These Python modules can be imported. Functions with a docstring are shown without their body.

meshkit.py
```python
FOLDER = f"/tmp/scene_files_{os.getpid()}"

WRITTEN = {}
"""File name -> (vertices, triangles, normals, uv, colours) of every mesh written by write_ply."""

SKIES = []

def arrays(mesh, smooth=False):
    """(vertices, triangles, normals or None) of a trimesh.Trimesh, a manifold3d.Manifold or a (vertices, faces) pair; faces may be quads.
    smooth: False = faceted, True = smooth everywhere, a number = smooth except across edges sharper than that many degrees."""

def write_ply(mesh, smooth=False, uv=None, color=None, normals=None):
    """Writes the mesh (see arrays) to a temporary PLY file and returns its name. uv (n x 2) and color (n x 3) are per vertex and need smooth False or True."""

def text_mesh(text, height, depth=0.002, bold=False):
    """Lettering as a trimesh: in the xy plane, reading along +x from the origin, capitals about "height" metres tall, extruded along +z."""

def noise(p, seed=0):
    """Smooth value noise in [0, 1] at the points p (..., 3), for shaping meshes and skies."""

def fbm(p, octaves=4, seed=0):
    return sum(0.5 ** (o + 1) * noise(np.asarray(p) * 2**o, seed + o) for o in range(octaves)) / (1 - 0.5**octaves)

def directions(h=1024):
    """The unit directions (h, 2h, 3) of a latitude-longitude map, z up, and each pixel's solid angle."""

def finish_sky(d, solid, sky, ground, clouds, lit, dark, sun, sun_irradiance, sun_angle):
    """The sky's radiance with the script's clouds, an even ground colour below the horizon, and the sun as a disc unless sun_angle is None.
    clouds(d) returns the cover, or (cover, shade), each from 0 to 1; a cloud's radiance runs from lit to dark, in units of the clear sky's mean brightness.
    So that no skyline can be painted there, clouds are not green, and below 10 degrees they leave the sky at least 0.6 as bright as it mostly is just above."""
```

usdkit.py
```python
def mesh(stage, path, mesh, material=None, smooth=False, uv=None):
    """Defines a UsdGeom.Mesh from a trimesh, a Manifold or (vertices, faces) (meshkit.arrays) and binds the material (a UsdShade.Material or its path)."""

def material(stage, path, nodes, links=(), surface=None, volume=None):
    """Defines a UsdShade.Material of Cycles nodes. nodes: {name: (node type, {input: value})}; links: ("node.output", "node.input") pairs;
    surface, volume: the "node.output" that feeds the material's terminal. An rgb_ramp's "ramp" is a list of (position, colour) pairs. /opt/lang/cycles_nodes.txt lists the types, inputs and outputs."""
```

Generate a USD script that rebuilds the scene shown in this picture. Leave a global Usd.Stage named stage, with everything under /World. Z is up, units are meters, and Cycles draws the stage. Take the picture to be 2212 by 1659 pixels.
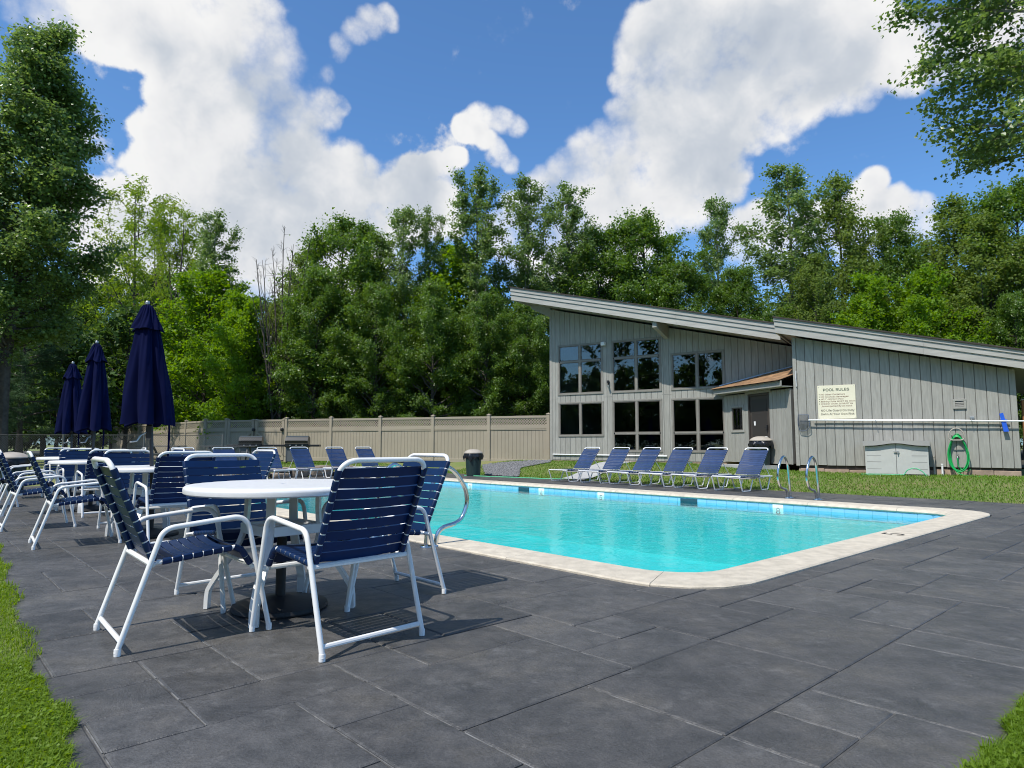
import math, numpy as np, trimesh, shapely, usdkit, meshkit
from shapely.geometry import Polygon, box as sbox
from shapely import affinity
from pxr import Usd, UsdGeom, UsdLux, UsdShade, Gf, Sdf, Vt

stage = Usd.Stage.CreateInMemory()
UsdGeom.SetStageUpAxis(stage, 'Z')
UsdGeom.Xform.Define(stage, '/World')
UsdGeom.Scope.Define(stage, '/World/Looks')

# ------------------------------------------------------------------ camera, sky, sun, exposure
EYE = 0.945
PITCH = 0.0910067
cam = UsdGeom.Camera.Define(stage, '/World/camera')
cam.CreateHorizontalApertureAttr(36.0)
cam.CreateVerticalApertureAttr(27.0)
cam.CreateFocalLengthAttr(36.0 * 1430 / 2212)
cam.CreateClippingRangeAttr((0.05, 5000.0))
cam.CreateExposureAttr(0.12)
_ct = cam.AddTransformOp()
_cp, _sp = math.cos(PITCH), math.sin(PITCH)
_ct.Set(Gf.Matrix4d(1, 0, 0, 0, 0, -_sp, _cp, 0, 0, -_cp, -_sp, 0, 0, 0, EYE, 1))
TOSUN = np.array([-0.45, -0.45, 1.0]); TOSUN /= np.linalg.norm(TOSUN)
SUN_EL = math.asin(TOSUN[2]); SUN_ROT = math.atan2(TOSUN[0], TOSUN[1])
SKY_STRENGTH = 0.076
SUN_INTENSITY = 1.25


def ray(x, y):
    """direction seen at a place of the photograph (in 2212 x 1659 coordinates); used to find where things stand"""
    a = (x - 1106) / 1430.; b = -(y - 829.5) / 1430.
    d = np.array([a, _cp - b * _sp, _sp + b * _cp])
    return d / np.linalg.norm(d)


def on_ground(x, y, z=0.0):
    r = ray(x, y); t = (z - EYE) / r[2]
    return np.array([r[0] * t, r[1] * t, z])


CLOUDS = [  # (x, y, radius in photograph pixels, weight)
    # big left cloud, upper arm
    (70, 15, 60, .5), (150, 20, 75, .8), (235, 40, 85, .95), (300, 85, 60, .8), (330, 30, 90, 1), (420, 70, 100, 1), (500, 60, 100, 1), (540, 20, 60, .9), (330, 130, 45, .7),
    # its body
    (560, 130, 85, 1), (450, 160, 90, 1), (390, 215, 75, 1), (500, 230, 110, 1), (590, 210, 60, .9), (340, 300, 75, 1), (430, 320, 110, 1), (310, 350, 60, .9), (560, 320, 110, 1), (640, 270, 60, .9),
    (700, 250, 42, .85), (735, 240, 26, .7), (650, 360, 80, 1), (740, 360, 60, .9), (790, 370, 36, .7), (520, 440, 130, 1), (640, 450, 120, 1), (740, 440, 100, 1), (400, 470, 120, 1), (300, 470, 90, .9), (215, 460, 75, .9),
    (180, 420, 45, .7), (860, 460, 90, .95), (900, 410, 60, .85), (950, 385, 42, .8), (985, 350, 26, .7), (940, 450, 70, .9), (600, 560, 140, 1), (450, 580, 140, 1), (300, 570, 110, .9), (760, 540, 110, .9),
    # small ones between
    (738, 105, 30, .75), (765, 75, 34, .85), (800, 50, 36, .85), (830, 35, 30, .8), (735, 130, 20, .5), (705, 170, 22, .4),
    (1010, 275, 36, .9), (1045, 255, 36, .9), (1085, 258, 32, .85), (1118, 268, 24, .75), (1050, 300, 30, .85), (1075, 325, 28, .8), (1095, 345, 24, .65), (1060, 345, 22, .6), (860, 322, 38, .30), (905, 335, 30, .25),
    # big right cloud
    (1405, 55, 55, .95), (1450, 30, 60, .95), (1370, 115, 55, .95), (1340, 165, 38, .85), (1400, 190, 80, 1), (1480, 120, 95, 1), (1560, 60, 95, 1), (1340, 235, 40, .9), (1390, 270, 75, 1), (1480, 220, 110, 1), (1580, 170, 110, 1), (1660, 80, 100, 1),
    (1670, 160, 100, 1), (1760, 90, 105, 1), (1760, 170, 85, .95), (1860, 90, 95, .95), (1850, 170, 65, .9), (1930, 110, 80, .9), (1960, 170, 45, .7), (1810, 220, 48, .8), (1880, 215, 34, .7), (1740, 235, 55, .8), (1690, 265, 48, .8), (1620, 290, 60, .9), (1560, 270, 100, 1),
    (1330, 320, 65, .95), (1260, 340, 48, .95), (1215, 370, 45, .9), (1170, 400, 45, .9), (1290, 390, 90, 1), (1400, 370, 105, 1), (1500, 350, 90, .95), (1590, 350, 50, .8), (1560, 400, 50, .7), (1480, 440, 85, .9), (1380, 460, 110, 1), (1260, 460, 110, 1), (1160, 470, 75, .9), (1110, 440, 40, .75), (1090, 500, 60, .8),
    (1330, 540, 120, .9), (1200, 560, 110, .9), (2050, 130, 50, .55), (2130, 60, 80, .6), (2030, 60, 60, .6),
    # low right
    (1885, 385, 34, .9), (1875, 420, 44, 1), (1930, 430, 44, .95), (1975, 440, 36, .85), (2010, 430, 28, .75), (1850, 460, 48, .9), (1920, 470, 60, .95), (1990, 480, 45, .8), (1770, 460, 40, .8), (1740, 500, 60, .8), (1640, 480, 52, .9), (1600, 510, 60, .9), (1680, 540, 80, .85), (1860, 520, 80, .85),
]


def make_sky():
    V3 = lambda x: (x, x, x)
    n = {'tc': ('texture_coordinate', {}),
         'sky': ('sky_texture', dict(sky_type='single_scattering', sun_disc=False, sun_elevation=SUN_EL, sun_rotation=SUN_ROT, altitude=300.0, air_density=1.0, aerosol_density=1.3, ozone_density=2.0)),
         'tint': ('mix', dict(mix_type='multiply', fac=1.0, color2=(1.20, 1.80, 2.30))),
         'w1': ('noise_texture', dict(scale=9.0, detail=3.0, roughness=0.5)), 'w1s': ('vector_math', dict(math_type='subtract', vector2=V3(.5))), 'w1m': ('vector_math', dict(math_type='scale', scale=0.048)),
         'dir': ('vector_math', dict(math_type='add')), 'dirn': ('vector_math', dict(math_type='normalize'))}
    l = [('tc.generated', 'w1.vector'), ('w1.color', 'w1s.vector1'), ('w1s.vector', 'w1m.vector1'), ('tc.generated', 'dir.vector1'), ('w1m.vector', 'dir.vector2'), ('dir.vector', 'dirn.vector1'), ('sky.color', 'tint.color1')]
    prev = None
    for i, (x, y, rad, w) in enumerate(CLOUDS):
        d = ray(x, y); deg = math.degrees(rad / 1430 / (1 + ((x - 1106) / 1430) ** 2) ** .5)
        lo, hi = math.cos(math.radians(deg * 1.30)), math.cos(math.radians(deg * 0.30))
        n[f'dot{i}'] = ('vector_math', dict(math_type='dot_product', vector2=tuple(d)))
        n[f'map{i}'] = ('map_range', dict(range_type='smoothstep', from_min=lo, from_max=hi, to_min=0.0, to_max=float(w), clamp=True))
        l += [('dirn.vector', f'dot{i}.vector1'), (f'dot{i}.value', f'map{i}.value')]
        if prev:
            n[f'max{i}'] = ('math', dict(math_type='smoothmax', value3=0.25))
            l += [(prev, f'max{i}.value1'), (f'map{i}.result', f'max{i}.value2')]
            n[f'sum{i}'] = ('math', dict(math_type='add'))
            l += [(sprev, f'sum{i}.value1'), (f'map{i}.result', f'sum{i}.value2')]
            prev, sprev = f'max{i}.value', f'sum{i}.value'
        else:
            prev = sprev = f'map{i}.result'
    n.update({
        # cauliflower edges: round bumps of several sizes, broken up by fine noise
        'fw': ('noise_texture', dict(scale=30.0, detail=4.0, roughness=0.6)), 'fws': ('vector_math', dict(math_type='subtract', vector2=V3(.5))), 'fwm': ('vector_math', dict(math_type='scale', scale=0.022)), 'fd': ('vector_math', dict(math_type='add')),
        'vb': ('voronoi_texture', dict(feature='smooth_f1', scale=13.0, smoothness=.35, detail=3.0, roughness=0.55, lacunarity=2.2, use_normalize=True)),
        'vbs': ('math', dict(math_type='multiply_add', value2=-1.5, value3=0.48)),
        'cn': ('noise_texture', dict(scale=16.0, detail=9.0, roughness=0.66)), 'cns': ('math', dict(math_type='multiply_add', value2=0.95, value3=-0.475)),
        'c1': ('math', dict(math_type='add')), 'c2': ('math', dict(math_type='add')),
        # edges are crisp in places and wispy in others
        'sn2': ('noise_texture', dict(scale=4.5, detail=2.0)), 'wid': ('map_range', dict(from_min=.38, from_max=.62, to_min=.66, to_max=1.35, clamp=True)),
        'cov': ('map_range', dict(range_type='smoothstep', from_min=0.36, to_min=0.0, to_max=1.0, clamp=True)),
        # elsewhere the sky goes on with broken cumulus of the same kind
        'on': ('noise_texture', dict(scale=2.6, detail=7.0, roughness=0.55)), 'om': ('map_range', dict(range_type='smoothstep', from_min=0.60, from_max=0.70, to_min=0.0, to_max=0.85, clamp=True)),
        'fwd': ('vector_math', dict(math_type='dot_product', vector2=(0.0, .93, .37))), 'fm': ('map_range', dict(range_type='smoothstep', from_min=0.60, from_max=0.70, to_min=1.0, to_max=0.0, clamp=True)),
        'omm': ('math', dict(math_type='multiply')), 'cmax': ('math', dict(math_type='maximum')),
        # thick parts are greyer, rims and heads white
        'thick': ('map_range', dict(range_type='linear', from_min=1.0, from_max=4.2, to_min=0.02, to_max=0.60, clamp=True)),
        'sn': ('noise_texture', dict(scale=6.0, detail=7.0, roughness=0.58)), 'sadd': ('math', dict(math_type='multiply_add', value2=1.9, value3=-0.90)),
        'vsh': ('math', dict(math_type='multiply_add', value2=.42, value3=-.12)),
        's1': ('math', dict(math_type='add')), 's2': ('math', dict(math_type='add', use_clamp=True)),
        'ccol': ('rgb_ramp', dict(ramp=[(0.0, (1.0, 1.0, 1.0)), (0.25, (.90, .91, .93)), (0.55, (.66, .71, .78)), (1.0, (.46, .53, .64))])),
        'cscale': ('vector_math', dict(math_type='scale', scale=11.0)),
        'mix': ('mix', dict(mix_type='mix')), 'bg': ('background_shader', dict(strength=SKY_STRENGTH))})
    l += [('tc.generated', 'fw.vector'), ('fw.color', 'fws.vector1'), ('fws.vector', 'fwm.vector1'), ('tc.generated', 'fd.vector1'), ('fwm.vector', 'fd.vector2'), ('fd.vector', 'vb.vector'), ('vb.distance', 'vbs.value1'),
          ('tc.generated', 'cn.vector'), ('cn.fac', 'cns.value1'), (prev, 'c1.value1'), ('vbs.value', 'c1.value2'), ('c1.value', 'c2.value1'), ('cns.value', 'c2.value2'), ('c2.value', 'cov.value'),
          ('tc.generated', 'sn2.vector'), ('sn2.fac', 'wid.value'), ('wid.result', 'cov.from_max'),
          ('tc.generated', 'on.vector'), ('on.fac', 'om.value'), ('tc.generated', 'fwd.vector1'), ('fwd.value', 'fm.value'), ('om.result', 'omm.value1'), ('fm.result', 'omm.value2'), ('cov.result', 'cmax.value1'), ('omm.value', 'cmax.value2'),
          (sprev, 'thick.value'), ('dirn.vector', 'sn.vector'), ('sn.fac', 'sadd.value1'), ('vb.distance', 'vsh.value1'), ('thick.result', 's1.value1'), ('sadd.value', 's1.value2'), ('s1.value', 's2.value1'), ('vsh.value', 's2.value2'), ('s2.value', 'ccol.fac'), ('ccol.color', 'cscale.vector1'),
          ('cmax.value', 'mix.fac'), ('tint.color', 'mix.color1'), ('cscale.vector', 'mix.color2'), ('mix.color', 'bg.color')]
    return usdkit.material(stage, '/World/Looks/sky', n, l, surface='bg.background')


dome = UsdLux.DomeLight.Define(stage, '/World/sky')
UsdShade.MaterialBindingAPI.Apply(dome.GetPrim()).Bind(make_sky())
dome.GetPrim().SetCustomDataByKey('kind', 'structure')
sun = UsdLux.DistantLight.Define(stage, '/World/sun')
sun.CreateIntensityAttr(SUN_INTENSITY); sun.CreateAngleAttr(0.53); sun.CreateNormalizeAttr(True)
sun.CreateColorAttr(Gf.Vec3f(1.0, 0.95, 0.87))
_z = TOSUN; _x = np.cross([0, 0, 1.0], _z); _x /= np.linalg.norm(_x); _y = np.cross(_z, _x)
sun.AddTransformOp().Set(Gf.Matrix4d(*_x, 0, *_y, 0, *_z, 0, 0, 0, 0, 1))

# ------------------------------------------------------------------ helpers: materials
LOOKS = {}


def mat(name, color, rough=0.6, metal=0.0, var=0.0, scale=4.0, bump=0.0, bscale=40.0, spec=0.5, color2=None, per_object=0.0, stretch=None, coat=0.0, sheen=0.0, detail=6.0, bdist=0.01):
    """principled with noise in colour, a different tone for each piece, and a bump"""
    if name in LOOKS:
        return LOOKS[name]
    n = {'p': ('principled_bsdf', dict(roughness=float(rough), metallic=float(metal), specular_ior_level=float(spec), coat_weight=float(coat), sheen_weight=float(sheen))),
         'geo': ('geometry', {}), 'tc': ('texture_coordinate', {})}
    l = []
    src = 'geo.position'
    if stretch is not None:
        n['mp'] = ('mapping', dict(scale=tuple(map(float, stretch))))
        l.append(('tc.object', 'mp.vector')); src = 'mp.vector'
    c2 = color2 if color2 is not None else tuple(max(0, c * (1 - var)) for c in color)
    c1 = tuple(min(1, c * (1 + var)) for c in color) if color2 is None else color
    n['n1'] = ('noise_texture', dict(scale=float(scale), detail=float(detail), roughness=0.6))
    n['r1'] = ('rgb_ramp', dict(ramp=[(0.32, c1), (0.68, c2)]))
    l += [(src, 'n1.vector'), ('n1.fac', 'r1.fac')]
    out = 'r1.color'
    if per_object:
        n['oi'] = ('object_info', {})
        n['om'] = ('map_range', dict(from_min=0.0, from_max=1.0, to_min=1 - per_object, to_max=1 + per_object))
        n['os'] = ('vector_math', dict(math_type='scale'))
        l += [('oi.random', 'om.value'), (out, 'os.vector1'), ('om.result', 'os.scale')]
        out = 'os.vector'
    l.append((out, 'p.base_color'))
    if bump:
        n['n2'] = ('noise_texture', dict(scale=float(bscale), detail=5.0, roughness=0.6))
        n['b'] = ('bump', dict(strength=float(bump), distance=float(bdist)))
        l += [(src, 'n2.vector'), ('n2.fac', 'b.height'), ('b.normal', 'p.normal')]
    LOOKS[name] = usdkit.material(stage, '/World/Looks/' + name, n, l, surface='p.BSDF')
    return LOOKS[name]


def leaf_mat(name, dark, light, trans=0.35, rough=0.45, spec=0.4, clump=0.8):
    n = {'geo': ('geometry', {}), 'tc': ('texture_coordinate', {}), 'n1': ('noise_texture', dict(scale=float(clump), detail=3.0, roughness=0.6)),
         'a': ('math', dict(math_type='multiply_add', value2=0.5, value3=0.0)), 'a2': ('math', dict(math_type='multiply_add', value2=0.5)),
         'r': ('rgb_ramp', dict(ramp=[(0.1, dark), (0.9, light)])), 'p': ('principled_bsdf', dict(roughness=rough, specular_ior_level=spec)),
         't': ('translucent_bsdf', {}), 'hs': ('hsv', dict(hue=0.485, saturation=1.1, value=1.75)), 'm': ('mix_closure', dict(fac=trans))}
    l = [('tc.object', 'n1.vector'), ('geo.random_per_island', 'a.value1'), ('n1.fac', 'a2.value1'), ('a.value', 'a2.value3'), ('a2.value', 'r.fac'), ('r.color', 'p.base_color'), ('r.color', 'hs.color'), ('hs.color', 't.color'),
         ('p.BSDF', 'm.closure1'), ('t.BSDF', 'm.closure2')]
    LOOKS[name] = usdkit.material(stage, '/World/Looks/' + name, n, l, surface='m.closure')
    return LOOKS[name]


# ------------------------------------------------------------------ helpers: prims
_used = {}


def numbered(parent, name):
    k = (parent, name); c = _used.get(k, 0); _used[k] = c + 1
    return f'{parent}/{name}' if c == 0 else f'{parent}/{name}_{c:03d}'


def keys(p, label=None, cat=None, group=None, kind=None):
    for k, s in (('label', label), ('category', cat), ('group', group), ('kind', kind)):
        if s:
            p.SetCustomDataByKey(k, s)


def rotz_m(loc, deg=0.0, s=(1, 1, 1), tilt=None):
    m = Gf.Matrix4d().SetScale(Gf.Vec3d(*map(float, s)))
    if tilt is not None:
        m = m * Gf.Matrix4d().SetRotate(Gf.Rotation(Gf.Vec3d(*tilt[0]), tilt[1]))
    m = m * Gf.Matrix4d().SetRotate(Gf.Rotation(Gf.Vec3d(0, 0, 1), float(deg)))
    return m * Gf.Matrix4d().SetTranslate(Gf.Vec3d(*map(float, loc)))


def thing(name, label, cat, loc=(0, 0, 0), deg=0.0, group=None, kind=None, s=(1, 1, 1), tilt=None):
    path = numbered('/World', name)
    x = UsdGeom.Xform.Define(stage, path)
    x.AddTransformOp().Set(rotz_m(loc, deg, s, tilt))
    keys(x.GetPrim(), label, cat, group, kind)
    return x.GetPrim()


def dup(src, label, loc, deg=0.0, group=None, s=(1, 1, 1), tilt=None):
    name = src.GetName().rstrip('0123456789').rstrip('_')
    path = numbered('/World', name)
    x = UsdGeom.Xform.Define(stage, path)
    x.GetPrim().GetReferences().AddInternalReference(src.GetPath())
    x.GetPrim().SetInstanceable(True)
    x.MakeMatrixXform().Set(rotz_m(loc, deg, s, tilt))
    keys(x.GetPrim(), label, src.GetCustomDataByKey('category'), group)
    return x.GetPrim()


_SHIFT = [None]        # turns what is built meanwhile into its place inside a larger thing


def part(parent, name, mesh, m, smooth=False, label=None, kind=None):
    if _SHIFT[0] is not None:
        mesh = moved(mesh, (*_SHIFT[0][0], 0), _SHIFT[0][1])
    path = numbered(str(parent.GetPath()), name)
    p = usdkit.mesh(stage, path, mesh, m, smooth=smooth).GetPrim()
    keys(p, label, None, None, kind)
    return p


def top(name, mesh, m, label=None, cat=None, group=None, kind=None, smooth=False):
    p = usdkit.mesh(stage, numbered('/World', name), mesh, m, smooth=smooth).GetPrim()
    keys(p, label, cat, group, kind)
    return p


# ------------------------------------------------------------------ helpers: shapes (each returns (vertices, triangles))
def join(*ms):
    ms = [m for m in ms if m is not None and len(m[0])]
    vs, fs, k = [], [], 0
    for v, f in ms:
        v = np.asarray(v, float); f = np.asarray(f, int)
        vs.append(v); fs.append(f + k); k += len(v)
    return np.vstack(vs), np.vstack(fs)


def moved(m, t=(0, 0, 0), deg=0.0, s=(1, 1, 1)):
    v = np.asarray(m[0], float) * s
    c, sn = math.cos(math.radians(deg)), math.sin(math.radians(deg))
    v = np.stack([v[:, 0] * c - v[:, 1] * sn, v[:, 0] * sn + v[:, 1] * c, v[:, 2]], 1) + t
    return v, m[1]


_BF = np.array([[0, 2, 1], [0, 3, 2], [4, 5, 6], [4, 6, 7], [0, 1, 5], [0, 5, 4], [1, 2, 6], [1, 6, 5], [2, 3, 7], [2, 7, 6], [3, 0, 4], [3, 4, 7]])


def box(a, b):
    x0, y0, z0 = a; x1, y1, z1 = b
    return np.array([[x0, y0, z0], [x1, y0, z0], [x1, y1, z0], [x0, y1, z0], [x0, y0, z1], [x1, y0, z1], [x1, y1, z1], [x0, y1, z1]], float), _BF


def hexa(c8):
    return np.asarray(c8, float), _BF


_CB = {}


def cbox(a, b, c=0.004):
    """box with chamfered edges"""
    a = np.array(a, float); b = np.array(b, float); h = (b - a) / 2; m = (a + b) / 2
    c = min(c, *(h * 0.45))
    pts = []
    for sx in (-1, 1):
        for sy in (-1, 1):
            for sz in (-1, 1):
                for ax in range(3):
                    p = np.array([sx, sy, sz], float) * (h - c)
                    p[ax] += (sx, sy, sz)[ax] * c
                    pts.append(p)
    pts = np.array(pts)
    if 'f' not in _CB:
        q = []
        for sx in (-1, 1):
            for sy in (-1, 1):
                for sz in (-1, 1):
                    for ax in range(3):
                        p = np.array([sx, sy, sz], float) * .8; p[ax] += (sx, sy, sz)[ax] * .2; q.append(p)
        hull = trimesh.Trimesh(np.array(q), process=False).convex_hull
        tree = {tuple(np.round(p, 5)): i for i, p in enumerate(q)}
        idx = np.array([tree[tuple(np.round(p, 5))] for p in hull.vertices])
        _CB['f'] = idx[hull.faces]
    return pts + m, _CB['f']


def tube(pts, r, n=8, cap=True, closed=False):
    P = np.asarray(pts, float); N = len(P); r = np.broadcast_to(np.asarray(r, float), (N,))
    if closed:
        T = np.roll(P, -1, 0) - np.roll(P, 1, 0)
    else:
        T = np.gradient(P, axis=0)
    T /= np.maximum(np.linalg.norm(T, axis=1, keepdims=True), 1e-9)
    ref = np.array([0, 0, 1.0]) if abs(T[0, 2]) < 0.9 else np.array([1.0, 0, 0])
    A = np.zeros_like(P); a = np.cross(ref, T[0]); a /= np.linalg.norm(a); A[0] = a
    for i in range(1, N):
        a = A[i - 1] - T[i] * (A[i - 1] @ T[i]); A[i] = a / max(np.linalg.norm(a), 1e-9)
    B = np.cross(T, A)
    th = np.arange(n) / n * 2 * math.pi
    V = P[:, None] + r[:, None, None] * (np.cos(th)[None, :, None] * A[:, None] + np.sin(th)[None, :, None] * B[:, None])
    V = V.reshape(-1, 3); f = []
    M = N if closed else N - 1
    i = np.repeat(np.arange(M), n); j = np.tile(np.arange(n), M); i2 = (i + 1) % N; j2 = (j + 1) % n
    f = np.vstack([np.stack([i * n + j, i * n + j2, i2 * n + j2], 1), np.stack([i * n + j, i2 * n + j2, i2 * n + j], 1)])
    if cap and not closed:
        V = np.vstack([V, P[0], P[-1]]); k = N * n; jj = np.arange(n)
        f = np.vstack([f, np.stack([np.full(n, k), (jj + 1) % n, jj], 1), np.stack([np.full(n, k + 1), (N - 1) * n + jj, (N - 1) * n + (jj + 1) % n], 1)])
    return V, f


def fillet(pts, rad, seg=5):
    """rounds the corners of a polyline"""
    P = [np.asarray(p, float) for p in pts]
    rad = [rad] * len(P) if np.ndim(rad) == 0 else rad
    out = [P[0]]
    for i in range(1, len(P) - 1):
        a, b, c = P[i - 1], P[i], P[i + 1]
        u, w = a - b, c - b; lu, lw = np.linalg.norm(u), np.linalg.norm(w)
        ang = math.acos(np.clip((u @ w) / (lu * lw), -1, 1))
        d = min(rad[i] / max(math.tan(ang / 2), 1e-3), lu * .48, lw * .48)
        p, q = b + u / lu * d, b + w / lw * d
        for t in np.linspace(0, 1, seg):
            out.append((1 - t) ** 2 * p + 2 * t * (1 - t) * b + t * t * q)
    out.append(P[-1])
    return np.array(out)


def smooth_path(pts, n=40):
    P = np.asarray(pts, float); t = np.r_[0, np.cumsum(np.linalg.norm(np.diff(P, axis=0), axis=1))]
    from scipy.interpolate import CubicSpline, PchipInterpolator
    return PchipInterpolator(t, P, axis=0)(np.linspace(0, t[-1], n))


def lathe(prof, n=24, rfun=None):
    pr = np.asarray(prof, float); th = np.arange(n) / n * 2 * math.pi
    R = pr[:, 0][:, None] * np.ones(n)[None]
    if rfun is not None:
        R = rfun(pr, th, R)
    V = np.stack([R * np.cos(th), R * np.sin(th), np.repeat(pr[:, 1][:, None], n, 1)], -1).reshape(-1, 3)
    M = len(pr) - 1
    i = np.repeat(np.arange(M), n); j = np.tile(np.arange(n), M); j2 = (j + 1) % n
    f = np.vstack([np.stack([i * n + j, i * n + j2, (i + 1) * n + j2], 1), np.stack([i * n + j, (i + 1) * n + j2, (i + 1) * n + j], 1)])
    return V, f


def prism(poly, z0, z1):
    out = []
    for g in getattr(poly, 'geoms', [poly]):
        if g.is_empty or g.area < 1e-6:
            continue
        t = trimesh.creation.extrude_polygon(g, z1 - z0, engine='earcut')
        out.append((np.array(t.vertices) + [0, 0, z0], np.array(t.faces)))
    return join(*out)


def flat(poly, z=0.0, z1=None):
    v, f = trimesh.creation.triangulate_polygon(poly, engine='earcut')
    return np.c_[v, np.full(len(v), z)], f


def yz(m):
    """turns a prism made in xy into one that stands in the xz plane, thickness going to -y"""
    v = np.asarray(m[0]); return np.stack([v[:, 0], -v[:, 2], v[:, 1]], 1), m[1]


# ------------------------------------------------------------------ the pool's own axes: x = v (away, to the right), y = u (away, to the left)
_a = math.radians(42.4)
U2 = np.array([-math.sin(_a), math.cos(_a)]); V2 = np.array([math.cos(_a), math.sin(_a)])


def UV(u, v, z=0.0):
    p = U2 * u + V2 * v
    return np.array([p[0], p[1], z])


def to_uv(p):
    return np.array([p[0] * U2[0] + p[1] * U2[1], p[0] * V2[0] + p[1] * V2[1]])


def face_dir(d):
    """degrees to turn a thing whose front is +y so that it faces d"""
    return math.degrees(math.atan2(-d[0], d[1]))


POOLDEG = math.degrees(math.atan2(V2[1], V2[0]))


def ss(x):
    x = np.clip(x, 0, 1); return x * x * (3 - 2 * x)


def ground_h(u, v):
    u = np.asarray(u, float); v = np.asarray(v, float)
    amp = 0.20 + 0.14 * ss((u - 6) / 8)
    ha = amp * ss((v - 13.25) / 4.0)
    hb = 0.22 * ss((u - 18.75) / 5.0) * ss((v - 2.5) / 1.5)
    return np.maximum(ha, hb)

# ------------------------------------------------------------------ materials
WHITE = mat('white_paint', (.72, .72, .71), rough=.35, var=.03, scale=6)
STRAP = mat('blue_vinyl', (.0030, .016, .060), rough=.38, var=.12, scale=9, spec=.3, per_object=.12)
STRAPL = mat('faded_blue_vinyl', (.016, .036, .100), rough=.40, var=.18, scale=9, spec=.5, per_object=.15)
PLASTIC_W = mat('white_table', (.70, .70, .70), rough=.3, var=.04, scale=18, bump=.06, bscale=120)
BLACK = mat('black_iron', (.012, .012, .013), rough=.55, var=.3, scale=10, bump=.15, bscale=60)
NAVY = mat('navy_canvas', (.0042, .0064, .034), rough=.95, var=.12, scale=5, bump=.2, bscale=300, spec=.05)
STEEL = mat('stainless_steel', (.62, .62, .60), rough=.13, metal=1.0, var=.04, scale=5)
GREYMETAL = mat('grey_metal', (.35, .37, .38), rough=.4, metal=.6, var=.1)
CONC = mat('pale_concrete', (.49, .435, .345), rough=.8, var=.16, scale=9, bump=.5, bscale=70, per_object=.05)
WALK = mat('grey_concrete', (.36, .36, .35), rough=.85, var=.12, scale=2.5, bump=.2, bscale=60)
POOLW = mat('pool_plaster', (.135, .54, .55), rough=.6, var=.08, scale=1.2)
TILEB = mat('light_blue_tile', (.22, .48, .68), rough=.2, var=.05, scale=3, per_object=.05)
DARK = mat('dark_void', (.010, .012, .014), rough=.7)
SIDING = mat('grey_siding', (.280, .274, .244), rough=.75, var=.15, scale=3.0, bump=.2, bscale=14, per_object=.055, stretch=(7, 7, .8), bdist=.004)
TRIM = mat('grey_trim', (.285, .277, .245), rough=.7, var=.10, scale=4.0, bump=.25, bscale=20, per_object=.04, stretch=(4, 4, 4), bdist=.003)
FASCIA = mat('grey_fascia', (.345, .332, .30), rough=.7, var=.13, scale=2.0, bump=.25, bscale=20, per_object=.05, stretch=(.6, 6, 6), bdist=.003)
ROOFD = mat('dark_shingle', (.045, .036, .030), rough=.9, var=.3, scale=9, bump=.5, bscale=25)
SHINGLE = mat('tan_shingle', (.34, .20, .10), rough=.9, color2=(.20, .115, .06), scale=5, bump=.4, bscale=90, per_object=.22)
FRAMEM = mat('bronze_frame', (.13, .115, .095), rough=.5, var=.12, scale=8)
DOORM = mat('brown_door', (.055, .045, .038), rough=.55, var=.12, scale=6)
VINYL = mat('tan_vinyl', (.315, .272, .205), rough=.5, var=.05, scale=1.4, per_object=.03)
FOUND = mat('foundation_block', (.30, .22, .165), rough=.9, var=.22, scale=5, bump=.4, bscale=40, per_object=.1)
BIN = mat('green_bin', (.012, .030, .028), rough=.45, var=.15, scale=5)
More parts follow.
